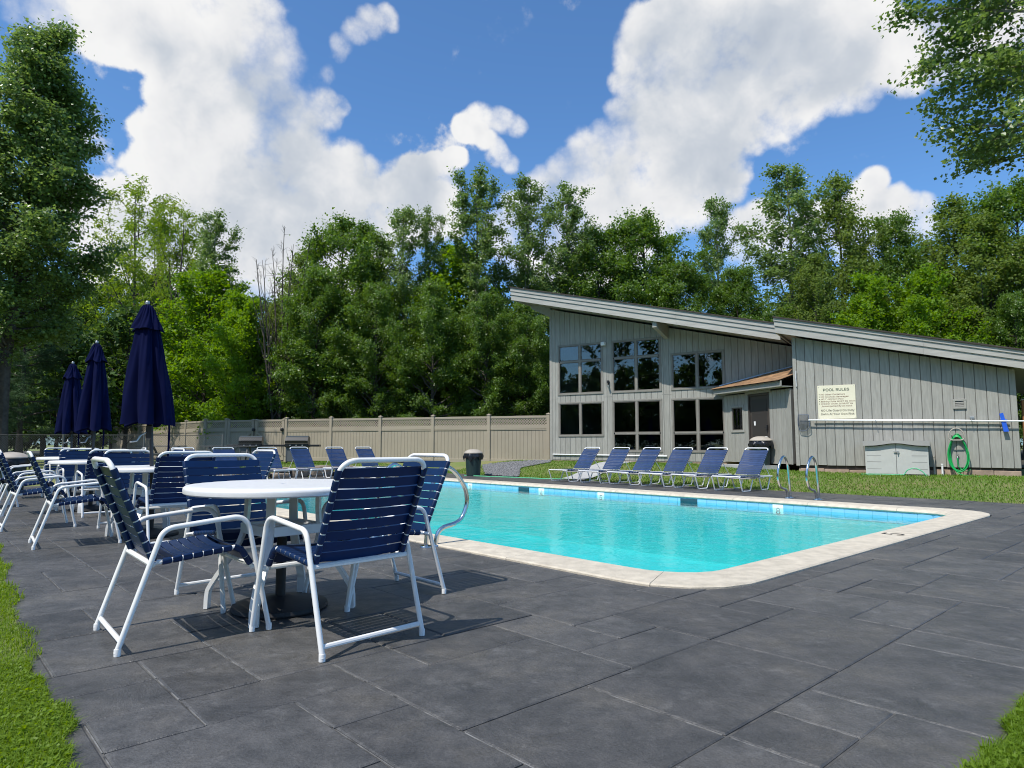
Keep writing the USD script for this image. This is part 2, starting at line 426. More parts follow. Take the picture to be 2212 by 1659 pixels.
BAG = mat('black_bag', (.012, .012, .014), rough=.25, var=.2, scale=9, bump=.5, bscale=18, bdist=.03)
LID = mat('beige_lid', (.36, .32, .27), rough=.6, var=.10, scale=8)
HOSE = mat('green_hose', (.010, .33, .075), rough=.35, var=.15, scale=12)
HOSEL = mat('pale_green_hose', (.10, .42, .22), rough=.4, var=.15, scale=12)
BOXM = mat('storage_resin', (.44, .44, .41), rough=.55, var=.05, scale=5)
BOXL = mat('storage_lid_resin', (.27, .265, .245), rough=.55, var=.06, scale=5)
CREAM = mat('cream_sign', (.70, .66, .50), rough=.45, var=.04, scale=4)
INK = mat('green_ink', (.045, .075, .045), rough=.6)
INK2 = mat('faded_ink', (.30, .22, .16), rough=.6)
INK3 = mat('grey_ink', (.17, .16, .12), rough=.6)
BLUEP = mat('blue_plastic', (.02, .10, .55), rough=.35, var=.1)
STONE = mat('field_stone', (.30, .25, .19), rough=.9, color2=(.17, .135, .105), scale=3.5, bump=.6, bscale=16, per_object=.22, bdist=.03)
GRAVEL = mat('grey_gravel', (.28, .28, .28), rough=.9, color2=(.09, .09, .095), scale=30, bump=1.0, bscale=45, bdist=.04)
ASPH = mat('grey_asphalt', (.16, .16, .165), rough=.9, var=.12, scale=2, bump=.3, bscale=90)
WOODO = mat('orange_wood', (.30, .13, .045), rough=.75, var=.2, scale=3, stretch=(8, 8, 1), bump=.2, bscale=20)
GREYWOOD = mat('weathered_wood', (.10, .10, .10), rough=.85, var=.25, scale=3, stretch=(1, 8, 8), per_object=.15)
BARK = mat('grey_bark', (.085, .072, .058), rough=.95, color2=(.04, .033, .027), scale=7, bump=.7, bscale=14, bdist=.03)
BARKP = mat('pale_bark', (.25, .23, .18), rough=.9, color2=(.12, .105, .085), scale=7, bump=.5, bscale=14, bdist=.02)
SLATE = None


def slate(name, c1, c2, c3, po):
    n = {'geo': ('geometry', {}), 'n1': ('noise_texture', dict(scale=2.2, detail=6.0, roughness=.62)), 'n2': ('noise_texture', dict(scale=11.0, detail=5.0, roughness=.6)),
         'r1': ('rgb_ramp', dict(ramp=[(.36, c1), (.52, c2), (.68, c3)])), 'm': ('mix', dict(mix_type='overlay', fac=.45)), 'oi': ('object_info', {}),
         'om': ('map_range', dict(to_min=1 - po, to_max=1 + po)), 'os': ('vector_math', dict(math_type='scale')),
         # whitish scuffs
         'n3': ('noise_texture', dict(scale=5.0, detail=9.0, roughness=.72)), 'sc': ('map_range', dict(from_min=.57, from_max=.72, to_min=0.0, to_max=.50, clamp=True)),
         'mx': ('mix', dict(color2=(.17, .165, .16))),
         'mp': ('mapping', dict(scale=(1, 1, 1), rotation=(0, 0, .7))), 'wv': ('noise_texture', dict(scale=3.4, detail=8.0, roughness=.58, distortion=1.2)),
         'fn': ('noise_texture', dict(scale=110.0, detail=4.0, roughness=.65)), 'hh': ('math', dict(math_type='multiply_add', value2=.16)),
         'st': ('math', dict(math_type='multiply', value2=9.0)), 'sf': ('math', dict(math_type='floor')), 'sd': ('math', dict(math_type='divide', value2=9.0)), 'sm': ('math', dict(math_type='multiply_add', value2=.38)),
         'b': ('bump', dict(strength=.7, distance=.026)), 'fc': ('noise_texture', dict(scale=140.0, detail=3.0, roughness=.7)), 'fr': ('map_range', dict(from_min=.3, from_max=.7, to_min=.72, to_max=1.28)), 'fs': ('vector_math', dict(math_type='scale')), 'p': ('principled_bsdf', dict(specular_ior_level=.5)),
         'rr': ('map_range', dict(from_min=.3, from_max=.7, to_min=.34, to_max=.55))}
    l = [('geo.position', 'n1.vector'), ('geo.position', 'n2.vector'), ('n1.fac', 'r1.fac'), ('r1.color', 'm.color1'), ('n2.fac', 'm.color2'), ('oi.random', 'om.value'), ('m.color', 'os.vector1'), ('om.result', 'os.scale'),
         ('geo.position', 'n3.vector'), ('n3.fac', 'sc.value'), ('sc.result', 'mx.fac'), ('geo.position', 'fc.vector'), ('fc.fac', 'fr.value'), ('os.vector', 'fs.vector1'), ('fr.result', 'fs.scale'), ('fs.vector', 'mx.color1'), ('mx.color', 'p.base_color'),
         ('geo.position', 'mp.vector'), ('mp.vector', 'wv.vector'), ('geo.position', 'fn.vector'), ('wv.fac', 'st.value1'), ('st.value', 'sf.value1'), ('sf.value', 'sd.value1'), ('sd.value', 'sm.value1'), ('wv.fac', 'sm.value3'),
         ('fn.fac', 'hh.value1'), ('sm.value', 'hh.value3'), ('hh.value', 'b.height'), ('b.normal', 'p.normal'), ('n2.fac', 'rr.value'), ('rr.result', 'p.roughness')]
    return usdkit.material(stage, '/World/Looks/' + name, n, l, surface='p.BSDF')


SLATE = slate('stamped_slate', (.053, .0525, .0515), (.074, .0715, .069), (.098, .091, .081), .17)
JOINT = mat('deck_joint', (.03, .03, .031), rough=.85, color2=(.11, .107, .10), scale=7)

# water: a clear tinted sheet that mirrors by Fresnel, over a real basin
WATER = usdkit.material(stage, '/World/Looks/pool_water', {
    'geo': ('geometry', {}), 'mp': ('mapping', dict(scale=(1.0, 1.0, 1.0))), 'n1': ('noise_texture', dict(scale=2.6, detail=4.0, roughness=.55, distortion=.4)), 'n2': ('noise_texture', dict(scale=9.0, detail=3.0, roughness=.5)),
    'h': ('math', dict(math_type='multiply_add', value2=.28)), 'b': ('bump', dict(strength=.55, distance=.022)),
    't': ('transparent_bsdf', dict(color=(.50, .945, .955))), 'g': ('glossy_bsdf', dict(roughness=.03, color=(.95, .97, .97))), 'f': ('fresnel', dict(IOR=1.33)), 'fm': ('math', dict(math_type='multiply', value2=.82)), 'm': ('mix_closure', {})},
    [('geo.position', 'mp.vector'), ('mp.vector', 'n1.vector'), ('mp.vector', 'n2.vector'), ('n2.fac', 'h.value1'), ('n1.fac', 'h.value3'), ('h.value', 'b.height'), ('b.normal', 'g.normal'), ('b.normal', 'f.normal'),
     ('f.fac', 'fm.value1'), ('fm.value', 'm.fac'), ('t.BSDF', 'm.closure1'), ('g.BSDF', 'm.closure2')], surface='m.closure')
GLASS = usdkit.material(stage, '/World/Looks/window_glass', {
    'geo': ('geometry', {}), 'n': ('noise_texture', dict(scale=1.1, detail=1.0)), 'b': ('bump', dict(strength=.12, distance=.02)),
    't': ('transparent_bsdf', dict(color=(.70, .76, .75))), 'g': ('glossy_bsdf', dict(roughness=.01, color=(.95, .97, 1.0))), 'f': ('fresnel', dict(IOR=1.75)), 'm': ('mix_closure', {})},
    [('geo.position', 'n.vector'), ('n.fac', 'b.height'), ('b.normal', 'g.normal'), ('f.fac', 'm.fac'), ('t.BSDF', 'm.closure1'), ('g.BSDF', 'm.closure2')], surface='m.closure')
GRASS = leaf_mat('grass_blade', (.115, .20, .012), (.29, .38, .045), trans=.45, rough=.5, spec=.3, clump=1.6)
GRASSF = leaf_mat('lawn_blade', (.090, .190, .018), (.240, .300, .060), trans=.3, rough=.6, spec=.2, clump=.75)
SOIL = mat('lawn_soil', (.10, .165, .028), rough=.95, color2=(.20, .18, .07), scale=.9, bump=.6, bscale=30, bdist=.04)
FLOOR = mat('forest_soil', (.035, .030, .018), rough=.95, var=.35, scale=1.5, bump=.5, bscale=8)

# ------------------------------------------------------------------ ground
DECK = (0.20, 13.22, 0.58, 18.45)      # v0, v1, u0, u1
rng = np.random.default_rng(7)


def grid(xs, ys, hole):
    X, Y = np.meshgrid(xs, ys, indexing='ij')
    V = np.stack([X.ravel(), Y.ravel()], 1)
    nx, ny = len(xs), len(ys)
    i, j = np.meshgrid(np.arange(nx - 1), np.arange(ny - 1), indexing='ij'); i = i.ravel(); j = j.ravel()
    cx, cy = (xs[i] + xs[i + 1]) / 2, (ys[j] + ys[j + 1]) / 2
    k = ~((cx > hole[0]) & (cx < hole[1]) & (cy > hole[2]) & (cy < hole[3])); i, j = i[k], j[k]
    a, b, c, d = i * ny + j, (i + 1) * ny + j, (i + 1) * ny + j + 1, i * ny + j + 1
    return V, np.vstack([np.stack([a, b, c], 1), np.stack([a, c, d], 1)])


def axis(lo, hi, fine0, fine1, step, extra):
    far = lambda a, b, s: np.sign(b - a) * np.cumsum(np.geomspace(s, abs(b - a) * .3, 14))
    t = np.r_[np.arange(fine0, fine1, step), extra]
    l = fine0 + far(fine0, lo, step); r = fine1 + far(fine1, hi, step)
    return np.unique(np.round(np.r_[l, t, r], 4))


gx = axis(-900, 900, -3, 24, .5, [DECK[0] + .60, DECK[1] - .02])
gy = axis(-900, 900, -4, 36, .5, [DECK[2] + .02, DECK[3] - .02])
gv, gf = grid(gx, gy, (DECK[0] + .62, DECK[1] - .01, DECK[2] + .01, DECK[3] - .01))
gz = ground_h(gv[:, 1], gv[:, 0]) - .012 + .03 * (meshkit.fbm(np.c_[gv * .7, np.zeros(len(gv))], 3, 4) - .5) * ss((gv[:, 0] - 13.4) / 1.5)
GV = np.c_[gv[:, :1] * V2 + gv[:, 1:] * U2, gz]
top('lawn', (GV, gf), SOIL, 'mown lawn with dry patches around the pool deck', kind='structure', smooth=True)

# deck: stamped stones
deck = thing('pool_deck', 'dark grey stamped slate deck around the pool', None, (0, 0, 0), POOLDEG, kind='structure')
POOL_IN = (4.15, 10.77, 2.68, 15.3)        # v0, v1, u0, u1 of the water
COPW = .45


def rrect(v0, v1, u0, u1, r):
    return sbox(v0 + r, u0 + r, v1 - r, u1 - r).buffer(r, quad_segs=10)


water_poly = rrect(*POOL_IN, .42)
cop_poly = rrect(POOL_IN[0] - COPW, POOL_IN[1] + COPW, POOL_IN[2] - COPW + .05, POOL_IN[3] + COPW, .62)
EDGE = lambda u: .400 + .048 * (min(u, 9.0) - 2.37)
deck_poly = Polygon([(EDGE(DECK[2]), DECK[2]), (DECK[1], DECK[2]), (DECK[1], DECK[3]), (EDGE(9.0), DECK[3]), (EDGE(9.0), 9.0)]).difference(cop_poly.buffer(.006))
part(deck, 'slab', prism(deck_poly, -.12, -.004), JOINT)
CELL = .305
v_cells = int((DECK[1] - DECK[0]) / CELL) + 1; u_cells = int((DECK[3] - DECK[2]) / CELL) + 1
occ = -np.ones((v_cells, u_cells), int); stones = []
SIZES = [(2, 1), (3, 1), (2, 2), (3, 2), (1, 1), (2, 1), (1, 2), (3, 2), (2, 2)]
for j in range(u_cells):
    for i in range(v_cells):
        if occ[i, j] >= 0:
            continue
        for k in list(rng.permutation(len(SIZES))) + [-1]:
            a, b = SIZES[k] if k >= 0 else (1, 1)
            if i + a <= v_cells and j + b <= u_cells and (occ[i:i + a, j:j + b] < 0).all():
                break
        occ[i:i + a, j:j + b] = len(stones); stones.append((i, j, a, b))
far_stones = []; nst = 0
cand = []
for (i, j, a, b) in stones:
    p = sbox(DECK[0] + i * CELL, DECK[2] + j * CELL, DECK[0] + (i + a) * CELL, DECK[2] + (j + b) * CELL)
    g = .0035 + .0025 * rng.random()
    p = p.buffer(-g, join_style=2).intersection(deck_poly)
    if p.is_empty or p.area < .004:
        continue
    c = p.centroid; w = UV(c.y, c.x); dist = math.hypot(w[0], w[1])
    cand.append((dist if w[1] > 1.2 else 99, p))
cand.sort(key=lambda q: q[0])


def stone_mesh(p, h):
    out = []
    for q in getattr(p, 'geoms', [p]):
        if q.geom_type != 'Polygon' or q.area < .003:
            continue
        q = shapely.simplify(q, .002)
        inn = q.buffer(-.006, join_style=2)
        if inn.is_empty or inn.geom_type != 'Polygon' or len(inn.exterior.coords) != len(q.exterior.coords):
            out.append(prism(q, -.006, h)); continue
        o = np.array(q.exterior.coords)[:-1]; n_ = np.array(inn.exterior.coords)[:-1]
        # match the starts of both rings
        k = int(np.argmin(((n_ - o[0]) ** 2).sum(1))); n_ = np.roll(n_, -k, 0)
        if ((n_ - o) ** 2).sum(1).max() > .004:
            out.append(prism(q, -.006, h)); continue
        m = len(o); V = np.vstack([np.c_[o, np.full(m, -.006)], np.c_[o, np.full(m, h - .004)], np.c_[n_, np.full(m, h)]])
        jj = np.arange(m); j2 = (jj + 1) % m; F = []
        for r in (0, 1):
            F += [np.stack([r * m + jj, r * m + j2, (r + 1) * m + j2], 1), np.stack([r * m + jj, (r + 1) * m + j2, (r + 1) * m + jj], 1)]
        tv, tf = trimesh.creation.triangulate_polygon(Polygon(n_), engine='earcut')
        area = np.cross(tv[tf[0, 1]] - tv[tf[0, 0]], tv[tf[0, 2]] - tv[tf[0, 0]])
        tf = tf if area > 0 else tf[:, ::-1]
        idx = [int(np.argmin(((n_ - t) ** 2).sum(1))) for t in tv]
        F.append(np.array(idx)[tf] + 2 * m)
        f = np.vstack(F)
        if Polygon(o).exterior.is_ccw is False:
            f = np.vstack([f[:-len(tf), ::-1], f[-len(tf):]])
        out.append((V, f))
    return join(*out) if out else None


for k, (dist, p) in enumerate(cand):
    m = stone_mesh(p, .0005 + .0045 * rng.random())
    if m is None:
        continue
    if k < 290 and dist < 50:
        part(deck, 'paving_stone', m, SLATE)
    else:
        far_stones.append(m)
part(deck, 'far_paving', join(*far_stones), SLATE, kind='stuff')
# salts plus sun glint, painted pale in joints along the pool's length
GLINT_SALT = mat('joint_salts', (.24, .235, .225), rough=.42, color2=(.035, .035, .036), scale=13, detail=8.0)
glint_salt = []
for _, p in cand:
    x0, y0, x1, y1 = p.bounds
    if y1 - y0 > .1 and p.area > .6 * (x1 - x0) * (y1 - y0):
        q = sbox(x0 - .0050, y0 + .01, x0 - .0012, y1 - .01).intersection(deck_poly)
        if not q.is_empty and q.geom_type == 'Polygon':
            glint_salt.append(prism(q, -.0039, -.0006))
part(deck, 'joint_salts', join(*glint_salt), GLINT_SALT, kind='stuff')

# ------------------------------------------------------------------ swimming pool
pool = thing('swimming_pool', 'rectangular pool with pale concrete coping and light blue tile band', 'pool', (0, 0, 0), POOLDEG)
WZ = -.105
depth = 1.15
ring = np.array(water_poly.exterior.coords)[:-1]
if water_poly.exterior.is_ccw:
    ring = ring[::-1]
m = len(ring); jj = np.arange(m); j2 = (jj + 1) % m
wallV = np.vstack([np.c_[ring, np.full(m, -.02)], np.c_[ring, np.full(m, -depth)]])
wallF = np.vstack([np.stack([jj, j2, m + j2], 1), np.stack([jj, m + j2, m + jj], 1)])
fv, ff = flat(water_poly, -depth)
part(pool, 'basin', join((wallV, wallF[:, ::-1]), (fv, ff)), POOLW)
# lane of tiles at the waterline on the two far walls
inner = water_poly.buffer(-.004)
L = inner.exterior
TW = .20
total = L.length
for k in range(int(total / TW)):
    a, b = L.interpolate(k * TW + .002), L.interpolate((k + 1) * TW - .003)
    c = L.interpolate((k + .5) * TW)
    if not (c.x > 10.5 or c.y > 15.0):
        continue
    d = np.array([b.x - a.x, b.y - a.y]); d /= np.linalg.norm(d); nn = np.array([-d[1], d[0]])
    if not Polygon(inner.exterior).contains(shapely.Point(c.x + nn[0] * .05, c.y + nn[1] * .05)):
        nn = -nn
    q = [np.array([a.x, a.y]), np.array([b.x, b.y])]
    V = []
    for z in (-.20, -.045):
        V += [(*(q[0]), z), (*(q[1]), z), (*(q[1] + nn * .004), z), (*(q[0] + nn * .004), z)]
    part(pool, 'tile', hexa(V), TILEB)


# coping: stones about 1.5 m long with a rounded nose over the water
mid = water_poly.buffer(.2).exterior
NSEG = 30
cl = mid.length


def outward(s):
    p = mid.interpolate(s % cl); e = .02
    a, b = mid.interpolate((s - e) % cl), mid.interpolate((s + e) % cl)
    t = np.array([b.x - a.x, b.y - a.y]); t /= np.linalg.norm(t); n_ = np.array([t[1], -t[0]])
    if water_poly.contains(shapely.Point(p.x + n_[0] * .4, p.y + n_[1] * .4)):
        n_ = -n_
    return np.array([p.x, p.y]), n_


def hit(poly, p, n_, far):
    ln = shapely.LineString([p - n_ * .6, p + n_ * 1.2]).intersection(poly.exterior)
    pts = [np.array(g.coords[0]) for g in getattr(ln, 'geoms', [ln])] if not ln.is_empty else []
    pts = [q for q in pts]
    if not pts:
        return p + n_ * far
    return min(pts, key=lambda q: abs((q - p) @ n_ - far))


for k in range(NSEG):
    s0, s1 = k * cl / NSEG, (k + 1) * cl / NSEG - .004
    rows = []
    for s in np.linspace(s0, s1, 9):
        p, n_ = outward(s)
        o = hit(cop_poly, p, n_, COPW - .2); i_ = hit(water_poly, p, n_, -.2)
        row = []
        o = o - n_ * .002
        for q, z in ((o, -.06), (o, .010), (o - n_ * .012, .020), (i_ + n_ * .05, .022), (i_ + n_ * .005, .012), (i_ - n_ * .022, -.006), (i_ - n_ * .03, -.022), (i_ - n_ * .020, -.038), (i_ + n_ * .01, -.044), (i_ + n_ * .03, -.06)):
            row.append((q[0], q[1], z))
        rows.append(row)
    rows = np.array(rows); a, b = rows.shape[:2]
    V = rows.reshape(-1, 3); F = []
    for i in range(a - 1):
        for j in range(b):
            j_ = (j + 1) % b
            F += [[i * b + j, i * b + j_, (i + 1) * b + j_], [i * b + j, (i + 1) * b + j_, (i + 1) * b + j]]
    for j in range(1, b - 1):
        F += [[0, j + 1, j], [(a - 1) * b, (a - 1) * b + j, (a - 1) * b + j + 1]]
    part(pool, 'coping_stone', (V, np.array(F)), CONC, smooth=35)
for (uu, w) in ((11.38, .36), (6.94, .36)):                     # skimmer mouths in the far wall
    part(pool, 'skimmer', join(box((POOL_IN[1] - .012, uu - w / 2, -.19), (POOL_IN[1] - .0045, uu + w / 2, -.055))), mat('skimmer_shade', (.012, .06, .085), rough=.5))
TILEW = mat('white_tile', (.78, .80, .80), rough=.25)
for (uu, txt) in ((13.38, '3'), (10.79, '4'), (9.04, '5'), (5.24, '8')):
    t = part(pool, 'depth_marker', box((POOL_IN[1] - .0125, uu - .09, -.20), (POOL_IN[1] - .0046, uu + .09, -.05)), TILEW)
    g = meshkit.text_mesh(txt, .10, .002, bold=True); v = np.array(g.vertices); v[:, 0] -= v[:, 0].mean()
    part(t, 'numeral', (np.stack([np.full(len(v), POOL_IN[1] - .0128) - v[:, 2], uu - v[:, 0], v[:, 1] - .205], 1), np.array(g.faces)), BLACK)
g = meshkit.text_mesh('5', .22, .0015, bold=False); v = np.array(g.vertices); v[:, 0] -= v[:, 0].mean(); v[:, 1] -= v[:, 1].mean()
part(pool, 'depth_numeral', (np.stack([7.6 + v[:, 0] * .9, 2.46 + v[:, 1] * .9, .0222 + v[:, 2]], 1), np.array(g.faces)), BLACK)
wv, wf = flat(water_poly.buffer(-.0005), WZ)
wv = wv[:, 0:1] * np.r_[V2, 0] + wv[:, 1:2] * np.r_[U2, 0] + np.c_[np.zeros((len(wv), 2)), wv[:, 2]]
top('water', (wv, wf), WATER, 'clear turquoise pool water', kind='structure')


def rail_pts(s=1.0):
    P = [(0, 0), (.03, .30), (.07, .58), (.13, .69), (.21, .735), (.30, .69), (.38, .60), (.44, .49), (.455, .39), (.43, .30), (.37, .215), (.29, .185), (.20, .17), (.135, .13), (.11, .06), (.105, 0)]
    q = smooth_path([(w * s, 0, z) for w, z in P], 46)
    return q


def grab_rails(label, bases, dirv, s=1.0):
    c = np.mean(bases, axis=0)
    t = thing('grab_rail_pair', label, 'pool rail', UV(c[0], c[1], 0), POOLDEG)
    for b in bases:
        P = rail_pts(s)
        V = np.stack([P[:, 0] * dirv + b[1] - c[1], np.full(len(P), b[0] - c[0]), P[:, 2]], 1)
        r = part(t, 'rail', tube(V, .0215, 12), STEEL, smooth=True)
        part(t, 'base_flange', join(moved(lathe([(.0, .012), (.05, .012), (.055, .004), (.055, 0.0)], 14), (b[1] - c[1], b[0] - c[0], .004)),
                                    moved(lathe([(.0, .012), (.05, .012), (.055, .004), (.055, 0.0)], 14), (b[1] - c[1] + dirv * .108 * s, b[0] - c[0], .0045))), STEEL, smooth=40)
    return t


grab_rails('pair of curved stainless handrails at the far edge beside the blue loungers', [(4.94, 11.66), (5.42, 11.62)], -1)
grab_rails('pair of curved stainless handrails at the near edge behind the round table chairs', [(5.12, 3.60), (6.02, 3.60)], 1, 1.06)

# ------------------------------------------------------------------ pool house
HW = np.array([.84986, -.52701]); HN = np.array([-.52701, -.84986])
HP0 = np.array([1.4205, 24.2])
HDEG = math.degrees(math.atan2(HW[1], HW[0]))


def HL(s, n, z=0.0):
    """world point from house coordinates: s along the front wall, n out of it"""
    p = HP0 + HW * s + HN * n
    return np.array([p[0], p[1], z])


house = thing('pool_house', 'grey board-sided pool house with two sloping shed roofs', 'house', (*HP0, 0), HDEG)
# local axes: x = s, y = -n, z
SR, NR = 8.63, 2.07          # front corner of the right-hand wing
ROOF1 = lambda s: 6.15 - .2445 * (s + .90)          # underside of fascia, left roof, at n = 1.25
ROOF2 = lambda s: 3.955 - .2445 * (s + .37)         # right roof, s measured from SR
ZB1, ZB2 = .40, .40

WINS = [  # s0, s1, z0, z1, columns of panes, heights of transoms
    (.36, 2.05, 2.76, 4.50, 1.20, 3.92), (.37, 2.06, 1.27, 2.41, 1.21, None),
    (2.47, 4.16, 2.76, 4.50, 3.32, 3.92), (2.47, 4.16, .73, 2.42, 3.32, 1.32),
    (4.58, 6.23, 2.77, 3.91, 5.40, None), (4.57, 6.22, .73, 2.41, 5.39, 1.32)]


def wall_poly(s0, s1, zb, zt):
    return Polygon([(s0, zb), (s1, zb), (s1, zt(s1)), (s0, zt(s0))])


def boards(parent, s0, s1, zb, zt, holes, pitch, y=0.0, m=SIDING, gap=.004):
    """vertical boards with open joints, cut round the openings; one mesh for each piece"""
    k = 0; s = s0; r = np.random.default_rng(int(abs(s0 * 100) + abs(zb * 10) + 3))
    while s < s1 - .02:
        e = min(s + pitch, s1); a, b = s + gap, e - gap
        if b - a > .015:
            spans = [(zb + r.uniform(-.006, .006), None)]
            cuts = sorted((h[2], h[3]) for h in holes if h[0] < b - .002 and h[1] > a + .002)
            z = spans[0][0]; pieces = []
            full = [h for h in holes if h[0] < b - .002 and h[1] > a + .002]
            rest = sbox(a, z, b, max(zt(a), zt(b)) + .01)
            poly = Polygon([(a, z), (b, z), (b, zt(b)), (a, zt(a))])
            for h in full:
                poly = poly.difference(sbox(h[0], h[2], h[1], h[3]))
            for q in getattr(poly, 'geoms', [poly]):
                if q.geom_type != 'Polygon' or q.area < .006:
                    continue
                x0, z0, x1, z1 = q.bounds
                rect = abs(q.area - (x1 - x0) * (z1 - z0)) < .03 * q.area
                top0, top1 = (zt(x0), zt(x1)) if z1 >= min(zt(a), zt(b)) - .02 else (z1, z1)
                if not rect and z1 < min(zt(a), zt(b)) - .02 or (not rect and len(q.exterior.coords) > 6):
                    part(parent, 'siding_board', moved(yz(prism(q, 0, .019)), (0, y, 0)), m); continue
                c = .005; d = .019 + r.uniform(-.002, .002)
                prof = [(x0, 0), (x0, -d + c), (x0 + c, -d), (x1 - c, -d), (x1, -d + c), (x1, 0)]
                lo = np.array([(px, y + py, z0) for px, py in prof]); hi = np.array([(px, y + py, top0 + (top1 - top0) * (px - x0) / max(x1 - x0, 1e-6)) for px, py in prof])
                F = [[j, (j + 1) % 6, 6 + (j + 1) % 6] for j in range(6)] + [[j, 6 + (j + 1) % 6, 6 + j] for j in range(6)] + [[0, j + 1, j] for j in range(1, 5)] + [[6, 6 + j, 7 + j] for j in range(1, 5)]
                part(parent, 'siding_board', (np.vstack([lo, hi]), np.array(F)), m)
        s = e


# main wing: shell with openings
p1 = wall_poly(0, SR + .2, ZB1 + .03, lambda s: ROOF1(s) - .02)
for w in WINS:
    p1 = p1.difference(sbox(w[0], w[2], w[1], w[3]))
WALLB = mat('wall_sheathing', (.095, .09, .08), rough=.9, var=.1)
ROOM = mat('room_wall', (.17, .155, .13), rough=.9, var=.1)
front = part(house, 'wall', moved(yz(prism(p1, -.11, 0)), (0, 0, 0)), WALLB)
BACK = 7.0
side = lambda s, z0, y0, y1, f: box((s - .06, y0, z0), (s + .06, y1, f))
part(house, 'side_wall', hexa([(-.0, .115, ZB1 + .02), (.12, .115, ZB1 + .02), (.12, BACK, ZB1 + .02), (0, BACK, ZB1 + .02), (0, .115, ROOF1(0) - .02), (.12, .115, ROOF1(.12) - .02), (.12, BACK, ROOF1(.12) - .02), (0, BACK, ROOF1(0) - .02)]), SIDING)
part(house, 'side_wall', box((SR + .08, .115, ZB1), (SR + .2, BACK, ROOF1(SR + .2) - .02)), ROOM)
bp = wall_poly(.125, SR + .075, ZB1, lambda s: ROOF1(s) - .03).difference(sbox(1.1, 3.0, 1.45, 3.55)).difference(sbox(2.1, 3.0, 2.5, 3.55)).difference(sbox(5.6, 1.6, 6.2, 2.3))
part(house, 'back_wall', moved(yz(prism(bp, -.1, 0)), (0, BACK - .1, 0)), ROOM)
part(house, 'floor', box((.125, .115, .30), (SR + .075, BACK - .105, .52)), mat('room_floor', (.14, .11, .08), rough=.6))
part(house, 'upper_floor', box((.125, 1.6, 2.50), (SR + .075, BACK - .105, 2.72)), ROOM)
boards(front, 0.0, SR, ZB1, lambda s: ROOF1(s) - .012, WINS, .203)
part(house, 'corner_trim', cbox((-.022, -.036, ZB1 - .02), (.075, -.0205, ROOF1(0.05) - .02), .003), TRIM)
part(house, 'corner_trim', cbox((-.024, -.019, ZB1 - .02), (-.003, .10, ROOF1(0.0) - .02), .003), TRIM)
# drip band between the storeys
for (a, b, z) in ((.08, .33, 2.60), (2.10, 2.42, 2.60), (4.21, 4.53, 2.60)):
    part(house, 'joint_trim', cbox((a, -.024, z - .006), (b, -.0195, z + .006), .002), TRIM)


WTRIM = mat('window_trim', (.20, .19, .165), rough=.65, var=.12, scale=5, bump=.2, bscale=20, bdist=.003)


def window(parent, s0, s1, z0, z1, mull, trans, y=0.0, fm=FRAMEM, tm=WTRIM):
    w = part(parent, 'window', join(*[moved(cbox(a, b, .004), (0, y, 0)) for a, b in (
        ((s0 - .05, -.040, z1 - .012), (s1 + .05, -.003, z1 + .045)), ((s0 - .05, -.046, z0 - .05), (s1 + .05, -.003, z0 + .012)),
        ((s0 - .05, -.036, z0 + .0125), (s0 + .012, -.003, z1 - .0125)), ((s1 - .012, -.036, z0 + .0125), (s1 + .05, -.003, z1 - .0125)))]), tm)
    xs = [s0 + .012] + ([mull] if mull else []) + [s1 - .012]
    zs = [z0 + .012] + ([trans] if trans else []) + [z1 - .012]
    if mull:
        part(w, 'mullion', moved(cbox((mull - .034, -.038, zs[0] + .0005), (mull + .034, .01, zs[-1] - .0005), .003), (0, y, 0)), tm)
    for i in range(len(xs) - 1):
        if trans:
            part(w, 'transom', moved(cbox((xs[i] + .035, -.034, trans - .026), (xs[i + 1] - .035, .008, trans + .026), .003), (0, y, 0)), tm)
        for j in range(len(zs) - 1):
            a, b = xs[i] + (.034 if i else 0) + .0005, xs[i + 1] - (.034 if i < len(xs) - 2 else 0) - .0005
            c, d = zs[j] + (.026 if j else 0) + .0005, zs[j + 1] - (.026 if j < len(zs) - 2 else 0) - .0005
            fw = .026
            part(w, 'sash', join(*[moved(box(p, q), (0, y, 0)) for p, q in (((a, -.028, c), (a + fw, .02, d)), ((b - fw, -.028, c), (b, .02, d)), ((a + fw, -.026, c), (b - fw, .02, c + fw)), ((a + fw, -.026, d - fw), (b - fw, .02, d)))]), fm)
            part(w, 'pane', moved(box((a + fw - .004, -.008, c + fw - .004), (b - fw + .004, -.004, d - fw + .004)), (0, y, 0)), GLASS)
    return w


for w in WINS:
    window(house, *w)
part(house, 'foundation', box((.02, -.004, -.1), (SR, .25, ZB1 + .02)), FOUND)
part(house, 'conduit', tube([(.10, -.05, .585), (2.0, -.05, .575), (4.35, -.05, .56)], .022, 8), WHITE, smooth=True)
fl = part(house, 'flood_light', cbox((2.075, -.16, 4.40), (2.225, -.035, 4.52), .012), WHITE)
part(fl, 'lamp_face', box((2.09, -.164, 4.415), (2.21, -.1605, 4.505)), mat('lamp_glass', (.7, .7, .7), rough=.1))
cm = part(house, 'wall_camera', join(moved(lathe([(0, 0), (.05, 0), (.05, .10), (0, .10)], 12), (2.30, -.07, 3.06)), tube([(2.30, -.02, 3.05), (2.30, -.10, 2.99)], .02, 6)), BLACK, smooth=40)
part(cm, 'camera_head', tube([(2.31, -.06, 2.98), (2.34, -.16, 2.94)], .035, 8), GREYMETAL)


